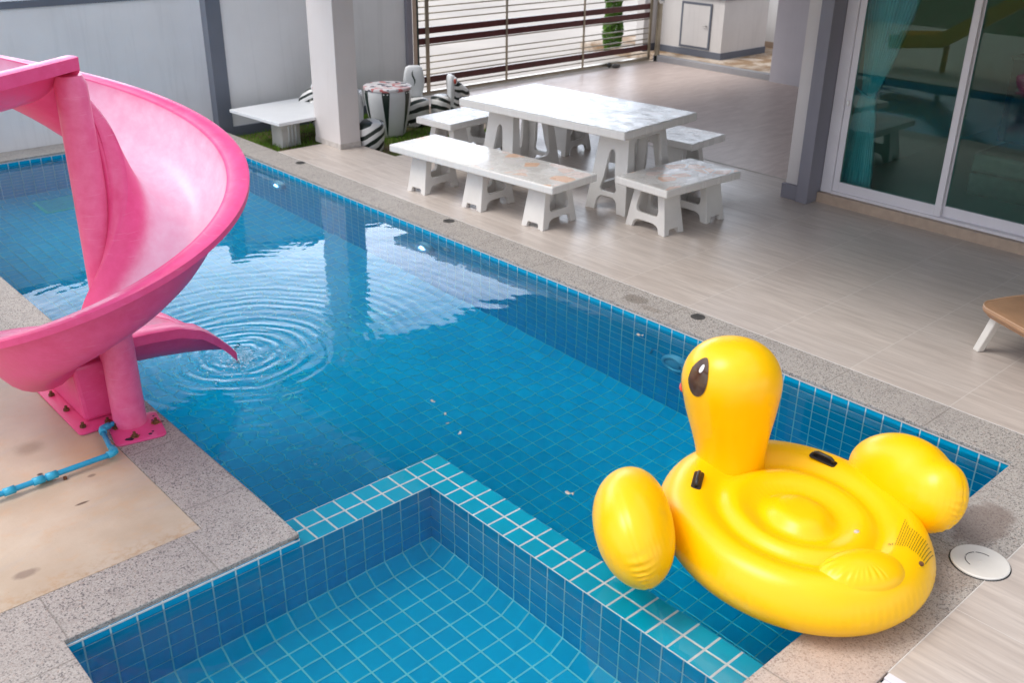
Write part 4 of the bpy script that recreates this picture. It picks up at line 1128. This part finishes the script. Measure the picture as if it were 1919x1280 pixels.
# ---------------------------------------------------------------- inflatable duck
def build_duck():
    c0 = Vector((3.198, 1.753, .128)); yaw = R(61.9); pitch = R(-2.2)
    t = thing('inflatable_duck', c0, 'big yellow inflatable duck float lying over the near pool end', 'pool float', rz=yaw)
    t.rotation_euler = (0, -pitch*-1*-1 if False else R(1.6), yaw)      # nose a little down to the water
    W = t.matrix_basis if False else (Matrix.Translation(c0) @ t.rotation_euler.to_matrix().to_4x4())
    Winv = W.inverted()
    a, b, tr = .643, .538, .133
    hub = Vector((-.10, .02))
    # body: polar grid round the hub, outline ellipse
    prof = [(0, .152), (.05, .152), (.10, .151), (.14, .148), (.17, .142), (.195, .131), (.22, .118), (.24, .109), (.26, .103), (.285, .1015), (.31, .103), (.37, .116), (.43, .131), (.46, .1315), (.49, .128), (.52, .118), (.545, .108), (.565, .1025), (.585, .1015), (.605, .104), (.63, .110), (.665, .119), (.70, .128), (.77, .134), (.84, .126), (.90, .104), (.93, .085), (.955, .066), (.975, .045), (.99, .022), (1.0, .0)]
    m = MB(); N = 288
    def pt(A, rho, z):
        # elliptical outline about centre, hub offset fading to zero at the rim
        k = (1-rho**1.5)
        return Vector((a*rho*math.cos(A)+hub.x*k, b*rho*math.sin(A)+hub.y*k, z))
    def lower(rho): return -.150*max(0, 1-rho**5)**.5
    rings = []
    for rho, z in prof: rings.append((rho, z))
    for rho in (.995, .98, .93, .86, .75, .6, .4, .2, 0): rings.append((rho, lower(rho)))
    for rho, z in rings:
        for i in range(N):
            A = 2*math.pi*i/N; p = pt(A, rho, z)
            rr = 1+.0022*math.sin(96*A)*(1 if .96 < rho else 0)
            if z > 0: p.z += .0005*math.sin(A*72)*math.exp(-((rho-.575)/.035)**2)*(.4+.6*abs(math.sin(A*3)))+.0004*math.sin(A*44)*math.exp(-((rho-.285)/.03)**2)
            p.x *= rr; p.y *= rr
            # soft lobe shapes: flatter neck area
            if z > 0: p.z -= .02*math.exp(-((p.x-.42)/.14)**2-((p.y-.03)/.16)**2)
            w = W @ p
            if w.y < PY0+.02 and w.z < .004: w.z = .004; p = Winv @ w
            m.v.append(p)
    for j in range(len(rings)-1):
        for i in range(N): k = (i+1) % N; m.f.append((j*N+i, (j+1)*N+i, (j+1)*N+k, j*N+k))
    body = m.build('body', M['yellow'], t, smooth=True)
    # sample of upper surface height
    def ztop(x, y):
        # invert approx: find rho
        best = 0
        for q in range(24):
            pass
        rho = 0; lo, hi = 0, 1
        for _ in range(30):
            mid = (lo+hi)/2; k = 1-mid**1.5; v = ((x-hub.x*k)/a)**2+((y-hub.y*k)/b)**2
            if v > mid*mid: lo = mid
            else: hi = mid
        rho = lo
        for (r0, z0), (r1, z1) in zip(prof[:-1], prof[1:]):
            if rho <= r1:
                z = z0+(z1-z0)*(rho-r0)/(r1-r0)
                return z-.02*math.exp(-((x-.42)/.14)**2-((y-.03)/.16)**2)
        return 0
    # head: egg with neck
    hb = Vector((.425, .082, .115))
    lean = Vector((.05, .04, 1)).normalized(); HY = R(37)
    # profile along axis (height, half width)
    hp = [(-.07, .158), (-.03, .157), (.0, .158), (.04, .163), (.09, .173), (.15, .187), (.21, .204), (.28, .216), (.34, .227), (.40, .224), (.455, .205), (.50, .172), (.53, .132), (.552, .08), (.56, .0)]
    m = MB(); N2 = 48
    side = Vector((0, 1, 0)); fwd = side.cross(lean).normalized()
    def hpt(h, r, A):
        A = A+HY
        off = .018*math.sin(math.pi*min(1, h/.55))
        sy = 1.0; sx = 1.0
        return hb+lean*h+fwd*(r*math.cos(A)*sx+off)+side*(r*math.sin(A)*.97)
    for h, r in hp:
        for i in range(N2): m.v.append(hpt(h, r, 2*math.pi*i/N2))
    for j in range(len(hp)-1):
        for i in range(N2): k = (i+1) % N2; m.f.append((j*N2+i, j*N2+k, (j+1)*N2+k, (j+1)*N2+i))
    head = m.build('head', M['yellow'], t, smooth=True, sub=1)
    def hrad(h):
        for (h0, r0), (h1, r1) in zip(hp[:-1], hp[1:]):
            if h <= h1: return r0+(r1-r0)*(h-h0)/(h1-h0)
        return 0
    def decal(hc, Ac, hh, hw, mat, name, par, off=.0015, tilt=0, n=28):
        d = MB(); rings_ = 5
        for j in range(rings_+1):
            for i in range(n):
                q = 2*math.pi*i/n; e1 = hw*math.cos(q)*j/rings_; e2 = hh*math.sin(q)*j/rings_
                x_ = e1*math.cos(tilt)-e2*math.sin(tilt); y_ = e1*math.sin(tilt)+e2*math.cos(tilt)
                h = hc+y_; r = hrad(h)*1.0+off; d.v.append(hpt(h, r, Ac+x_/max(.1, hrad(hc))))
        for j in range(rings_):
            for i in range(n): k = (i+1) % n; d.f.append((j*n+i, j*n+k, (j+1)*n+k, (j+1)*n+i))
        return d.build(name, mat, par, smooth=True)
    # A measured round the head; +x is nose direction (A=0), +y its left side (A=90)
    for s_, Ae in ((1, R(68)), (-1, R(-68))):
        e = decal(.425, Ae+s_*.07, .084, .056, M['eye'], 'eye', head, tilt=s_*.12)
        decal(.468, Ae+s_*.10, .017, .010, M['white_ink'], 'eye_highlight', e, off=.003)
    # beak: low red-orange bill in front
    m = MB(); bc = hpt(.285, hrad(.285)-.02, 0)
    m.ball((0, 0, 0), (.05, .085, .03), 24, 14, T(*bc) @ RZ(HY)); bk = m.build('beak', M['red_ink'], head, smooth=True)
    decal(.29, 0, .062, .122, M['red_ink'], 'beak_print', head, off=.001)
    # wings
    def sm_(a_, b_, x):
        x = max(0, min(1, (x-a_)/(b_-a_))); return x*x*(3-2*x)
    def wing(pts, name='wing'):
        m = MB(); n = 96
        for (x, y, z), (w, h_), tilt in pts:
            for i in range(n):
                q = 2*math.pi*i/n; sg = 1 if y > 0 else -1
                qc = math.atan2(math.sin(q-(0 if sg > 0 else math.pi)-.25*sg), math.cos(q-(0 if sg > 0 else math.pi)-.25*sg))
                jj = (.31-x)/.60
                u = w*math.cos(q); v = h_*math.sin(q)
                px_, py_, pz_ = x-.01, u*math.cos(tilt)-v*math.sin(tilt), u*math.sin(tilt)+v*math.cos(tilt)
                ang = math.atan2(v/.19, -px_/.30); sk = (u*sg-.02)/.15
                k_ = 1+.013*math.sin(ang*40+1.6*math.sin(ang*7))*math.exp(-(sk/(.20+.08*math.sin(ang*6)))**2)*sm_(-1.45, -1.1, ang)*(1-sm_(.30, .62, ang)) - .010*math.exp(-(sk/.035)**2)*sm_(-1.7, -1.4, ang)*(1-sm_(1.4, 1.7, ang))
                k_ += .004*math.sin(u*330)*math.exp(-((ang-.1)/.5)**2)*(1-math.exp(-(sk/.3)**2))*sm_(.0, .3, -px_/.30)
                m.v.append(Vector((.01+px_*k_, y+py_*k_, z+pz_*k_)))
        for j in range(len(pts)-1):
            for i in range(n): k = (i+1) % n; m.f.append((j*n+i, j*n+k, (j+1)*n+k, (j+1)*n+i))
        m.f.append(tuple(range(n))[::-1]); m.f.append(tuple((len(pts)-1)*n+i for i in range(n)))
        return m.build(name, M['yellow'], t, smooth=True)
    def wp(s):
        P = []
        L0, L1 = .31, -.29
        K = 72
        for i in range(K+1):
            u = .5-.5*math.cos(math.pi*i/K); x = L0+(L1-L0)*u
            env = max(.0, 1-abs(2*u-1)**2.4)**.5
            zc = .10+.035*math.sin(math.pi*(u*1.0)) + (.045 if s < 0 else .0)*sm_(.60, .95, u) - (.012 if s > 0 else 0)
            y = (.625+.02*math.sin(math.pi*u)+.125*u) if s > 0 else -(.50+.02*math.sin(math.pi*u)+.06*u)
            P.append(((x, y, zc), (max(.004, (.163 if s > 0 else .150)*env), max(.004, (.195 if s > 0 else (.178+.02*u))*env*(1-(.06 if s < 0 else .0)*math.exp(-((u-.68)/.09)**2)))), s*-.30))
        return P
    wl = wing(wp(1)); wr_ = wing(wp(-1))
    # seam wrinkles on left wing tail end are modelled as small creases
    # tail lobe
    m = MB(); m.ball((0, 0, 0), (.105, .170, .074), 160, 40, T(-.492, -.015, .103) @ RZ(R(-4)) @ Matrix.Rotation(R(-14), 4, 'Y'))
    for p in m.v:
        A_ = math.atan2(p.y+.015, p.x+.475); rr_ = math.hypot((p.x+.475)/.105, (p.y+.015)/.17)
        p.z += .0024*math.sin(A_*26+1.5*math.sin(A_*5))*math.exp(-((rr_-.8)/.16)**2)*(1 if (A_ > .5 or A_ < -2.6) else .12)*(.4+.6*abs(math.sin(A_*2+1)))
    m.build('tail', M['yellow'], t, smooth=True)
    # handles
    def handle(x, y, rz):
        z = ztop(x, y)
        tf = T(x, y, z+.002) @ Matrix.Rotation(R(-8), 4, 'Y') @ RZ(rz)
        r = .012; p = []
        for cx, cy, a0 in ((.062-r, -.022+r, -90), (.062-r, .022-r, 0), (-.062+r, .022-r, 90), (-.062+r, -.022+r, 180)): p += arc(cx, cy, r, r, a0, a0+90, 4)
        vs, fs = panel_mesh(p, [], .008, .002); m = MB(); m.add(vs, fs, tf @ T(0, 0, .003)); hnd = m.build('handle', M['black'], t, auto=40)
        m = MB(); m.tube([(-.045, 0, .004), (-.042, 0, .020), (-.03, 0, .026), (.03, 0, .026), (.042, 0, .020), (.045, 0, .004)], .0085, 10, tf); m.build('grip', M['black'], hnd, smooth=True)
    handle(.22, .335, R(-32)); handle(.255, -.285, R(35))
    # valves
    for x, y in ((-.27, -.13), (-.49, -.27)):
        m = MB(); z = ztop(x, y); m.lathe([(0, .004), (.010, .004), (.012, .0), (.012, -.004)], 14, T(x, y, z+.001)); m.build('valve', M['leafy'] if x > -.4 else M['rust'], t, smooth=True)
    # printed warning: lines of tiny unreadable lettering following the vinyl
    m = MB(); rnd = random.Random(4)
    p0 = Vector((-.25, -.36)); pe = Vector((-.385, -.225)); step = Vector((-.0078, -.0056)); d = (pe-p0)
    def stroke(q0, q1, w):
        if any((q.x/a)**2+(q.y/b)**2 > .93 for q in (q0, q1)): return
        nseg = 5; dd = (q1-q0); nn = Vector((-dd.y, dd.x)).normalized()*w/2
        i0 = len(m.v)
        for k in range(nseg+1):
            q = q0+dd*k/nseg
            for s_ in (-1, 1): x, y = q+nn*s_; m.v.append(Vector((x, y, ztop(x, y)+.0018)))
        for k in range(nseg): i = i0+2*k; m.f.append((i, i+1, i+3, i+2))
    for k in range(15):
        s0 = p0+step*k+d*(.16*min(k, 3)/3+rnd.uniform(0, .06)+.012*k) if k else p0
        s1 = pe+step*k*.9
        dv = s1-s0; L_ = dv.length; q = 0
        while q < L_-.004:
            w = rnd.uniform(.008, .024); stroke(s0+dv*(q/L_), s0+dv*(min(L_, q+w)/L_), .0022); q += w+.0022
    for k in range(7):
        q = pe+Vector((.030-.0035*k, .004)); stroke(q, q+d.normalized()*rnd.uniform(-.014, .016)+Vector((.002, 0)), .0022)
    m.build('warning_print', M['ink'], body)
build_duck()

# ---------------------------------------------------------------- small fittings
def fittings():
    for (x, y, lab) in ((4.903, 8.522, 'small round drain in the coping nearest the roof pillar'), (4.883, 6.154, 'small round drain in the coping in front of the long bench'), (4.883, 3.556, 'small round drain in the coping beyond the duck head')):
        t = thing('coping_drain', (x, y, 0), lab, 'drain', 'drain caps along the coping')
        m = MB(); m.lathe([(.048, -.003), (.048, .003), (.042, .004), (0, .0035)], 28); m.build('cap', M['grey_drain'], t)
        m = MB()
        for k in range(-3, 4): m.box((-.033, k*.010-.0025, .0036), (.033, k*.010+.0025, .0052))
        m.build('grate', M['grey_drain'], t)
    t = thing('skimmer_lid', (3.737, 1.16, .002), 'round cream plastic skimmer lid set in the granite right of the duck', 'lid', rz=R(-25))
    m = MB(); m.lathe([(.122, -.003), (.122, .0), (.0, .0)], 48); m.build('collar', M['dark'], t)
    m = MB(); m.lathe([(.117, -.002), (.117, .006), (.112, .009), (.06, .0085), (.0, .0085)], 48); lid = m.build('cover', M['plastic_white'], t, auto=30)
    m = MB()
    for a0, a1 in ((14, 68), (74, 128), (134, 188)):
        vs, fs = panel_mesh([(.0605*math.cos(R(q)), .0605*math.sin(R(q))) for q in range(a0, a1+1, 6)]+[(.0575*math.cos(R(q)), .0575*math.sin(R(q))) for q in range(a1, a0-1, -6)], [], .003, .0005)
        m.add(vs, fs, T(0, 0, .0085))
    m.build('finger_slots', M['dark'], lid)
    m = MB(); m.lathe([(0, .0095), (.007, .0095), (.008, .008)], 16); m.build('screw', M['plastic_white'], lid)
    # pool lamps
    X = PX1
    for y, z, lit, lab in ((8.52, -.45, True, 'lit underwater pool lamp on the right wall nearest the far end'), (6.17, -.39, True, 'lit underwater pool lamp on the right wall below the long bench'), (3.52, -.48, False, 'unlit blue grey pool lamp on the right wall behind the duck head')):
        t = thing('pool_lamp', (X-.001, y, z), lab, 'pool lamp', 'round lamps on the pool wall')
        tf = Matrix.Rotation(R(-90), 4, 'Y')
        m = MB(); m.lathe([(.105, 0), (.105, .03), (.095, .045), (.075, .048), (.068, .035), (.0, .03)], 36, tf); m.build('housing', M['bluegrey'], t, auto=40)
        m = MB(); m.lathe([(.066, .036), (.05, .042), (0, .046)], 28, tf); m.build('lens', M['bluegrey'] if not lit else m_plain('lens_glass', (.5, .7, .9), .2, .02), t, smooth=True)
        if lit:
            m = MB()
            for k in range(9):
                a = k*2.4; r = .008+.0033*k; m.ball((r*math.cos(a), r*math.sin(a), .05), .0075, 8, 6, tf)
            m.build('lit_leds', M['led'], t)
        if not lit:
            m = MB(); m.tube([(-.01, .10, .03), (-.015, .16, .08), (-.012, .20, .05), (-.01, .22, -.03)], .006, 8); m.build('cable', M['bluegrey'], t, smooth=True)
    for (p, rot, lab) in (((X-.001, 5.9, -.24), R(-90), 'small pale water inlet on the right pool wall by the middle lamp'), ((3.14, PY1-.001, -.20), None, 'small pale water inlet on the far pool wall behind the slide')):
        t = thing('water_inlet', p, lab, 'inlet')
        tf = Matrix.Rotation(R(-90), 4, 'Y') if rot else Matrix.Rotation(R(90), 4, 'X')
        m = MB(); m.lathe([(.045, 0), (.045, .01), (.035, .016), (.018, .014), (.0, .010)], 24, tf); m.build('flange', M['bluegrey'], t, auto=40)
        m = MB(); m.lathe([(.015, .0145), (.012, .020), (0, .020)], 16, tf); m.build('nozzle', M['plastic_white'], t)
    t = thing('floor_grate', (3.04, 10.05, ZF+.002), 'pale green square drain grate on the pool floor near the far end', 'drain')
    m = MB(); m.box((-.20, -.20, 0), (.20, .20, .012)); m.build('frame', m_plain('pale_green_plastic', (.30, .62, .50), .5, .05), t, bevel=.003)
    m = MB()
    for k in range(-5, 6): m.box((-.17, k*.032-.009, .0125), (.17, k*.032+.009, .017))
    m.build('slats', M['bluegrey'], t)
    # leaves & petals on the water
    spots = [(4.47, 3.69, 'curled pale leaf floating by the right pool wall above the unlit lamp', .026), (2.93, 3.86, 'thin pale leaf shred farthest from the divider corner in a row of four', .018), (2.89, 3.70, 'curled pale leaf shred, second in the row from the far one', .014), (2.84, 3.62, 'tiny pale leaf shred, third in the row', .010), (2.82, 3.49, 'thin pale leaf shred nearest the tiled divider corner', .016), (2.86, 2.72, 'pale S shaped petal floating between the divider and the left duck wing', .024)]
    rnd = random.Random(9)
    for x, y, lab, s in spots:
        m = MB(); n = 10; a = rnd.uniform(0, 3)
        for i in range(n+1):
            v = i/n*2-1; w = s*.42*(1-v*v)**.6+.0008; px = v*s; z = .004+.010*math.sin(v*2.6)**2*(1 if s > .012 else .4)
            cv = .35*s*math.sin(v*3)
            for q in (-1, 1): m.v.append(Vector((px, q*w+cv, z+abs(q)*.001)))
        for i in range(n): k = 2*i; m.f.append((k, k+1, k+3, k+2))
        o = m.build('floating_leaf', M['leafy'], smooth=True); sd = o.modifiers.new('th', 'SOLIDIFY'); sd.thickness = .0012
        o.location = (x, y, ZW); o.rotation_euler = (0, 0, a); tag(o, lab, 'leaf', 'leaf scraps floating on the pool')
fittings()

# lounger at the right edge
def build_lounger():
    t = thing('sun_lounger', (5.95, 1.93, 0), 'thin tan cushioned sun lounger with splayed white legs at the right edge of the terrace', 'sun lounger', rz=R(243.4))
    out = []
    for i in range(0, 9): a = R(90+90*i/8); out.append((.0+.12*math.cos(a), .20+.11*math.sin(a)))
    out += [(-.135, .10), (-.14, 0), (-.135, -.10)]
    for i in range(0, 9): a = R(180+90*i/8); out.append((.0+.12*math.cos(a), -.20+.11*math.sin(a)))
    out += [(1.75, -.31), (1.75, .31)]
    def slab(z, th, bev, name, mat, par, grow=0):
        pts = [(x-(grow if x < .5 else 0), y+(grow if y > 0 else -grow)*min(1, abs(y)/.1)) for x, y in out]
        vs, fs = panel_mesh(pts, [], th, bev); m = MB(); m.add(vs, fs, T(0, 0, z+th/2)); return m.build(name, mat, par, auto=50)
    c = slab(.282, .038, .014, 'cushion', M['tanvinyl'], t)
    m = MB(); m.tube([(x*.985, y*.985, .318) for x, y in out], .004, 8); m.build('piping', M['tanpipe'], c, smooth=True)
    slab(.262, .019, .004, 'frame', M['tanvinyl'], t, -.02)
    for x, y in ((-.02, .20), (-.02, -.20), (1.5, .20), (1.5, -.20)):
        m = MB(); sx = -.07 if x < 0 else .07; sy = .03 if y > 0 else -.03
        q = []
        for z, w, k in ((.262, .028, 0), (.0, .024, 1)):
            for a_, b_ in ((-1, -1), (1, -1), (1, 1), (-1, 1)): q.append((x+a_*w+sx*k, y+b_*w+sy*k, z))
        m.add(q, [(0, 1, 2, 3), (7, 6, 5, 4), (0, 4, 5, 1), (1, 5, 6, 2), (2, 6, 7, 3), (3, 7, 4, 0)]); m.build('leg', M['plastic_white'], t, bevel=.006)
build_lounger()
